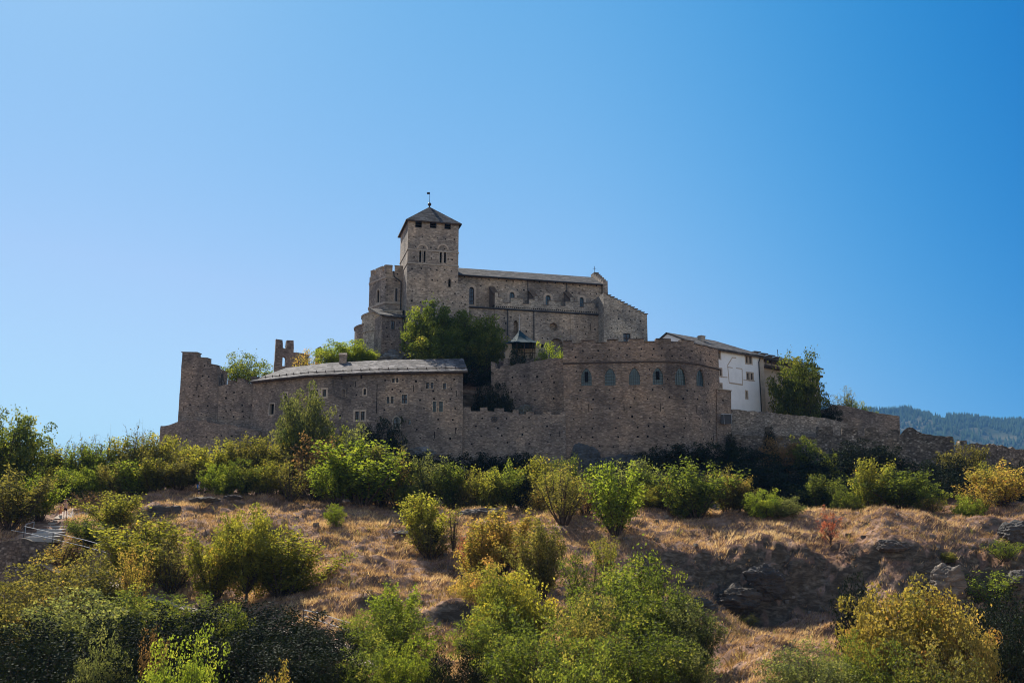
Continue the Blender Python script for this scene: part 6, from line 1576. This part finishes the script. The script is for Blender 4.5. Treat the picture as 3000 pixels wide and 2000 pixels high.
pl('tree0', 'maple', 1824, 820, 106, 'large dark green tree right of the white house', Y=142.5, castle=True, cat='tree', name='tree')
pl('dome2', 'dark', 1892, 922, 66, 'dark bush at the foot of the large right tree', Y=145, castle=True)
pl('wisp1', 'grey', 1937, 892, 58, 'thin small tree on top of the broken wall', Y=151, castle=True)
pl('wisp0', 'grey', 1940, 898, 44, 'inner twigs of the thin small tree on the broken wall', Y=151.5, castle=True)
pl('dome0', 'bright', 1968, 924, 44, 'bright low bush behind the top of the high ruined wall', Y=149, castle=True)
pl('dome1', 'bright', 1995, 936, 36, 'tiny bright bush on the slope of the high ruined wall', Y=148.5, castle=True)

# ---------------------------------------------------------------- dry grass
def grass():
    rs = np.random.RandomState(8); n = 95000
    px = rs.uniform(-60, 3060, n); Y = 42+(112-42)*rs.uniform(0, 1, n)**.8; x = (px-1500)/F*Y
    z = H(x, Y); e = .4; sl = np.hypot((H(x+e, Y)-H(x-e, Y))/(2*e), (H(x, Y+e)-H(x, Y-e))/(2*e))
    dens = np.clip(.75+.6*fbm(x/1.5, Y/1.2, 2, 55), .15, 1)*np.where(sl > 1.1, .12, 1.)*(path_dist(x, Y) > 1.1)
    stp = (np.abs(px-155-(102-Y)*-2) < 60) & (Y > 91) & (Y < 103)
    k = (rs.uniform(0, 1, n) < dens) & ~stp; x, Y, z = x[k], Y[k], z[k]; n = len(x); nb = 6
    patch = fbm(x/3., Y/2.5, 3, 66)
    wind = np.array([.35, -.25])
    X = np.repeat(x, nb)+rs.normal(size=n*nb)*.11; YB = np.repeat(Y, nb)+rs.normal(size=n*nb)*.11; Zb = np.repeat(z, nb)-.06
    h = np.repeat(np.clip(.30+.22*patch, .12, .6), nb)*rs.uniform(.6, 1.35, n*nb); w = rs.uniform(.018, .04, n*nb)
    az = rs.uniform(0, 6.28, n*nb); lx = rs.normal(size=n*nb)*.45*h+wind[0]*h; ly = rs.normal(size=n*nb)*.45*h+wind[1]*h
    c, s_ = np.cos(az)*w, np.sin(az)*w
    V = np.stack([np.stack([X-c, YB-s_, Zb], -1), np.stack([X+c, YB+s_, Zb], -1), np.stack([X+lx, YB+ly, Zb+h], -1)], 1).reshape(-1, 3)
    F_ = np.arange(n*nb*3).reshape(-1, 3); tint = np.clip(.5+.45*np.repeat(patch, nb)+rs.normal(size=n*nb)*.18, 0, 1)
    gm = leaf_mat('dry_grass', [(0, (.10, .066, .048)), (.4, (.30, .19, .135)), (.7, (.47, .33, .235)), (1, (.62, .51, .41))], .35, .02)
    o = mesh_obj('dry_grass', V, F_, gm, attrs={'tint': tint}); tag(o, 'dry tan grass covering the slope', 'grass', kind='stuff')
    # taller weeds and dead stalks in loose drifts
    n = 12000; px = rs.uniform(-60, 3060, n); Y = 44+(116-44)*rs.uniform(0, 1, n)**.9; x = (px-1500)/F*Y; z = H(x, Y)
    dr = fbm(x/4.5, Y/3., 3, 71); k = (dr > .05+rs.uniform(-.1, .25, n)) & (path_dist(x, Y) > 1.4) & ~((px < 230) & (Y > 90) & (Y < 108)); x, Y, z = x[k], Y[k], z[k]; n = len(x); nb = 9
    X = np.repeat(x, nb)+rs.normal(size=n*nb)*.16; YB = np.repeat(Y, nb)+rs.normal(size=n*nb)*.16; Zb = np.repeat(z, nb)-.06
    h = np.repeat(rs.uniform(.35, .95, n), nb)*rs.uniform(.35, .85, n*nb); w = rs.uniform(.010, .024, n*nb); az = rs.uniform(0, 6.28, n*nb); lx = rs.normal(size=n*nb)*.35*h; ly = rs.normal(size=n*nb)*.35*h
    c, s_ = np.cos(az)*w, np.sin(az)*w; mx_, my_ = X+lx*.6, YB+ly*.6
    V = np.stack([np.stack([X-c, YB-s_, Zb], -1), np.stack([X+c, YB+s_, Zb], -1), np.stack([mx_+c*1.6, my_+s_*1.6, Zb+h*.75], -1), np.stack([X+lx, YB+ly, Zb+h], -1)], 1).reshape(-1, 3)
    gw = leaf_mat('dry_weeds', [(0, (.07, .045, .035)), (.5, (.17, .115, .08)), (.8, (.24, .18, .10)), (1, (.16, .17, .05))], .35, .02)
    o = mesh_obj('weeds', V, np.arange(n*nb*4).reshape(-1, 4), gw, attrs={'tint': np.clip(np.repeat(rs.uniform(0, 1, n), nb)+rs.normal(size=n*nb)*.1, 0, 1)}); tag(o, 'brown dead weeds and stalks in drifts over the slope', 'weeds', kind='stuff')
grass()

# ---------------------------------------------------------------- people
def skin_mat(n, c): return plain_mat(n, c, .6, .3, var=.06)
M['skin'] = skin_mat('skin', (.66, .42, .33)); M['navy'] = plain_mat('navy_cloth', (.015, .018, .035), .9, .1, var=.1)
M['orangecloth'] = plain_mat('orange_cloth', (.62, .26, .15), .9, .1, var=.08); M['hat'] = plain_mat('straw', (.5, .45, .4), .9, .1, var=.1)
M['blue'] = plain_mat('blue_cloth', (.03, .14, .42), .8, .2, var=.1); M['greycloth'] = plain_mat('grey_cloth', (.30, .31, .33), .9, .1, var=.1)
M['hair'] = plain_mat('brown_hair', (.05, .03, .02), .7, .2, var=.2); M['greyhair'] = plain_mat('grey_hair', (.35, .33, .32), .7, .2, var=.2)
def skinned(name, verts, edges, radii, mat, parent, sub=2, root=0):
    me = bpy.data.meshes.new(name); me.from_pydata(verts, edges, []); me.update(); me.materials.append(mat)
    o = bpy.data.objects.new(name, me); COL.objects.link(o); o.parent = parent
    sk = o.modifiers.new('skin', 'SKIN'); sk.use_smooth_shade = True
    for i, r_ in enumerate(radii):
        me.skin_vertices[0].data[i].radius = (r_, r_); me.skin_vertices[0].data[i].use_root = (i == root)
    sb = o.modifiers.new('sub', 'SUBSURF'); sb.levels = sub; sb.render_levels = sub; return o
def ico(name, c, sc, mat, parent, sub=3):
    bm = bmesh.new(); bmesh.ops.create_icosphere(bm, subdivisions=sub, radius=1)
    for v in bm.verts: v.co = Vector((v.co.x*sc[0]+c[0], v.co.y*sc[1]+c[1], v.co.z*sc[2]+c[2]))
    me = bpy.data.meshes.new(name); bm.to_mesh(me); bm.free(); me.materials.append(mat); me.polygons.foreach_set('use_smooth', np.ones(len(me.polygons), bool))
    o = bpy.data.objects.new(name, me); COL.objects.link(o); o.parent = parent; return o
def person(loc, h, rz, pose, label, top, bottom, hair, hat=None, pack=None, dress=False):
    p_ = empty('person', loc, label, 'person'); p_.rotation_euler = (0, 0, rz); k = h/1.75
    V = []; E = []; Rr = []
    def j(x, y, z, r_, par=None):
        V.append((x*k, y*k, z*k)); Rr.append(r_*k); i = len(V)-1
        if par is not None: E.append((par, i))
        return i
    sit = pose == 'sit'; pz_ = .45 if sit else .93
    pel = j(0, 0, pz_, .135); be = j(0, 0, pz_+.16, .12, pel); chv = j(0, -.01, pz_+.38, .145, be); nk = j(0, 0, pz_+.54, .055, chv); hd0 = j(0, -.01, pz_+.62, .075, nk); hd1 = j(0, -.015, pz_+.72, .092, hd0); hd2 = j(0, -.005, pz_+.79, .07, hd1)
    for s_ in (-1, 1):
        hp = j(.09*s_, 0, pz_-.05, .09, pel)
        if sit: kn = j(.11*s_, -.42, pz_+.02, .06, hp); an = j(.11*s_, -.46, .08, .04, kn)
        else: kn = j(.10*s_, -.02+(.03*s_), .49, .058, hp); an = j(.105*s_, .02+(.05*s_), .09, .04, kn)
        ft = j(.115*s_, V[an][1]/k-.17, .035, .035, an)
        sh = j(.17*s_, 0, pz_+.46, .058, chv)
        if pose == 'photo': el = j(.27*s_, -.20, pz_+.42, .042, sh); wr = j(.10*s_, -.30, pz_+.62, .03, el); hv = (-.35*s_, -.2, .9)
        elif pose == 'spread': el = j(.36*s_, -.02, pz_+.33, .040, sh); wr = j(.50*s_, -.03, pz_+.42, .028, el); hv = (.75*s_, 0, .5)
        else: el = j(.22*s_, -.12, pz_+.22, .042, sh); wr = j(.16*s_, -.30, pz_+.08, .03, el); hv = (0, -.9, -.2)
        hv = Vector(hv).normalized(); w_ = Vector(V[wr])/k; pm = w_+hv*.05; pi = j(*pm, .03, wr); side = hv.cross(Vector((0, 1, 0)) if abs(hv.y) < .8 else Vector((0, 0, 1))).normalized()
        for f in range(4):
            b0 = pm+side*(.03-.02*f)+hv*.035; i0 = j(*b0, .010, pi); ln = (.06, .075, .07, .055)[f]; i1 = j(*(b0+hv*ln*.6+Vector((0, -.01, 0))), .009, i0); j(*(b0+hv*ln+Vector((0, -.025, 0))), .008, i1)
        t0 = pm+side*.045; i0 = j(*t0, .011, pi); j(*(t0+side*.03+hv*.03), .009, i0)
    skinned('body', V, E, Rr, M['skin'], p_)
    hc = Vector((0, -.02, pz_+.73))*k
    for s_ in (-1, 1):
        ico('eye', hc+Vector((.033*s_, -.083, .01))*k, (.012*k,)*3, M['hair'], p_, 1); ico('ear', hc+Vector((.092*s_, .01, -.01))*k, (.012*k, .02*k, .03*k), M['skin'], p_, 2)
    ico('nose', hc+Vector((0, -.098, -.015))*k, (.013*k, .02*k, .022*k), M['skin'], p_, 2); ico('mouth', hc+Vector((0, -.087, -.05))*k, (.025*k, .01*k, .008*k), M['orangecloth'], p_, 2)
    ico('hair', hc+Vector((0, .022, .035))*k, (.10*k, .105*k, .098*k), M[hair], p_, 3)
    if hat: 
        q = Raw(); c_ = p_.location+Vector((0, 0, hc.z+.07*k)); q.tube(c_, c_+Vector((0, 0, .012)), .17*k, .16*k, 18); q.tube(c_, c_+Vector((0, 0, .1*k)), .105*k, .085*k, 18); q.build('hat', M[hat], p_)
    if bottom and not dress:
        VV = [(0, 0, (pz_+.05)*k), (0, 0, (pz_-.03)*k)]; EE = [(0, 1)]; RR = [.15*k, .15*k]
        for s_ in (-1, 1):
            VV.append((.09*s_*k, 0, (pz_-.06)*k)); EE.append((1, len(VV)-1)); RR.append(.105*k)
            VV.append((.10*s_*k, (-.40 if sit else -.01)*k, (pz_+.02 if sit else .62)*k)); EE.append((len(VV)-2, len(VV)-1)); RR.append(.085*k)
        skinned('shorts', VV, EE, RR, M[bottom], p_)
    if top:
        VV = [(0, 0, (pz_+.02)*k), (0, 0, (pz_+.2)*k), (0, -.01*k, (pz_+.40)*k), (0, 0, (pz_+.50)*k)]; EE = [(0, 1), (1, 2), (2, 3)]; RR = [.155*k, .14*k, .162*k, .075*k]
        for s_ in (-1, 1):
            VV.append((.17*s_*k, 0, (pz_+.455)*k)); EE.append((2, len(VV)-1)); RR.append(.072*k); VV.append((.225*s_*k, -.04*k, (pz_+.34)*k)); EE.append((len(VV)-2, len(VV)-1)); RR.append(.062*k)
        skinned('shirt' if not dress else 'bodice', VV, EE, RR, M[top], p_)
    if dress:
        q = Raw(); n_ = 20; c_ = p_.location; R0, R1 = .135*k, .27*k
        for i in range(n_):
            a_, b_ = 6.2832*i/n_, 6.2832*(i+1)/n_; f0 = 1+.08*math.cos(a_*5); f1 = 1+.08*math.cos(b_*5)
            q.face([c_+Vector((R1*f0*math.cos(a_), R1*f0*math.sin(a_), .42*k)), c_+Vector((R1*f1*math.cos(b_), R1*f1*math.sin(b_), .42*k)), c_+Vector((R0*math.cos(b_), R0*math.sin(b_), (pz_+.16)*k)), c_+Vector((R0*math.cos(a_), R0*math.sin(a_), (pz_+.16)*k))])
        q.build('skirt', M[top], p_)
    if pack: ico('backpack', Vector((0, .19, pz_+.34))*k, (.16*k, .11*k, .24*k), M[pack], p_, 3)
    return p_
g_ = at(190, 1514, 101.6); person((g_.x, g_.y, g_.z+.0), 1.74, R(8), 'photo', 'bare chested adult in sun hat and dark shorts at the top of the steps', None, 'navy', 'hair', hat='hat')
g_ = at(176, 1511, 102.0); person((g_.x, g_.y, g_.z), 1.12, R(-10), 'spread', 'small child in an orange dress with arms out beside the adult on the steps', 'orangecloth', None, 'hair', hat='hat', dress=True)
for px_, top_, hgt_, rz_, lb, tp, pk_, hr in ((585, 1411, 1.72, R(80), 'grey haired person with a blue backpack behind the grass ledge', 'greycloth', 'blue', 'greyhair'), (602, 1416, 1.65, R(60), 'second person in grey behind the grass ledge, right of the blue backpack', 'greycloth', None, 'hair')):
    c_ = at(px_, top_, 108.5); person((c_.x, c_.y, c_.z-hgt_), hgt_, rz_, 'stand', lb, tp, 'navy', hr, pack=pk_)
print('plants', NCOUNT[0])
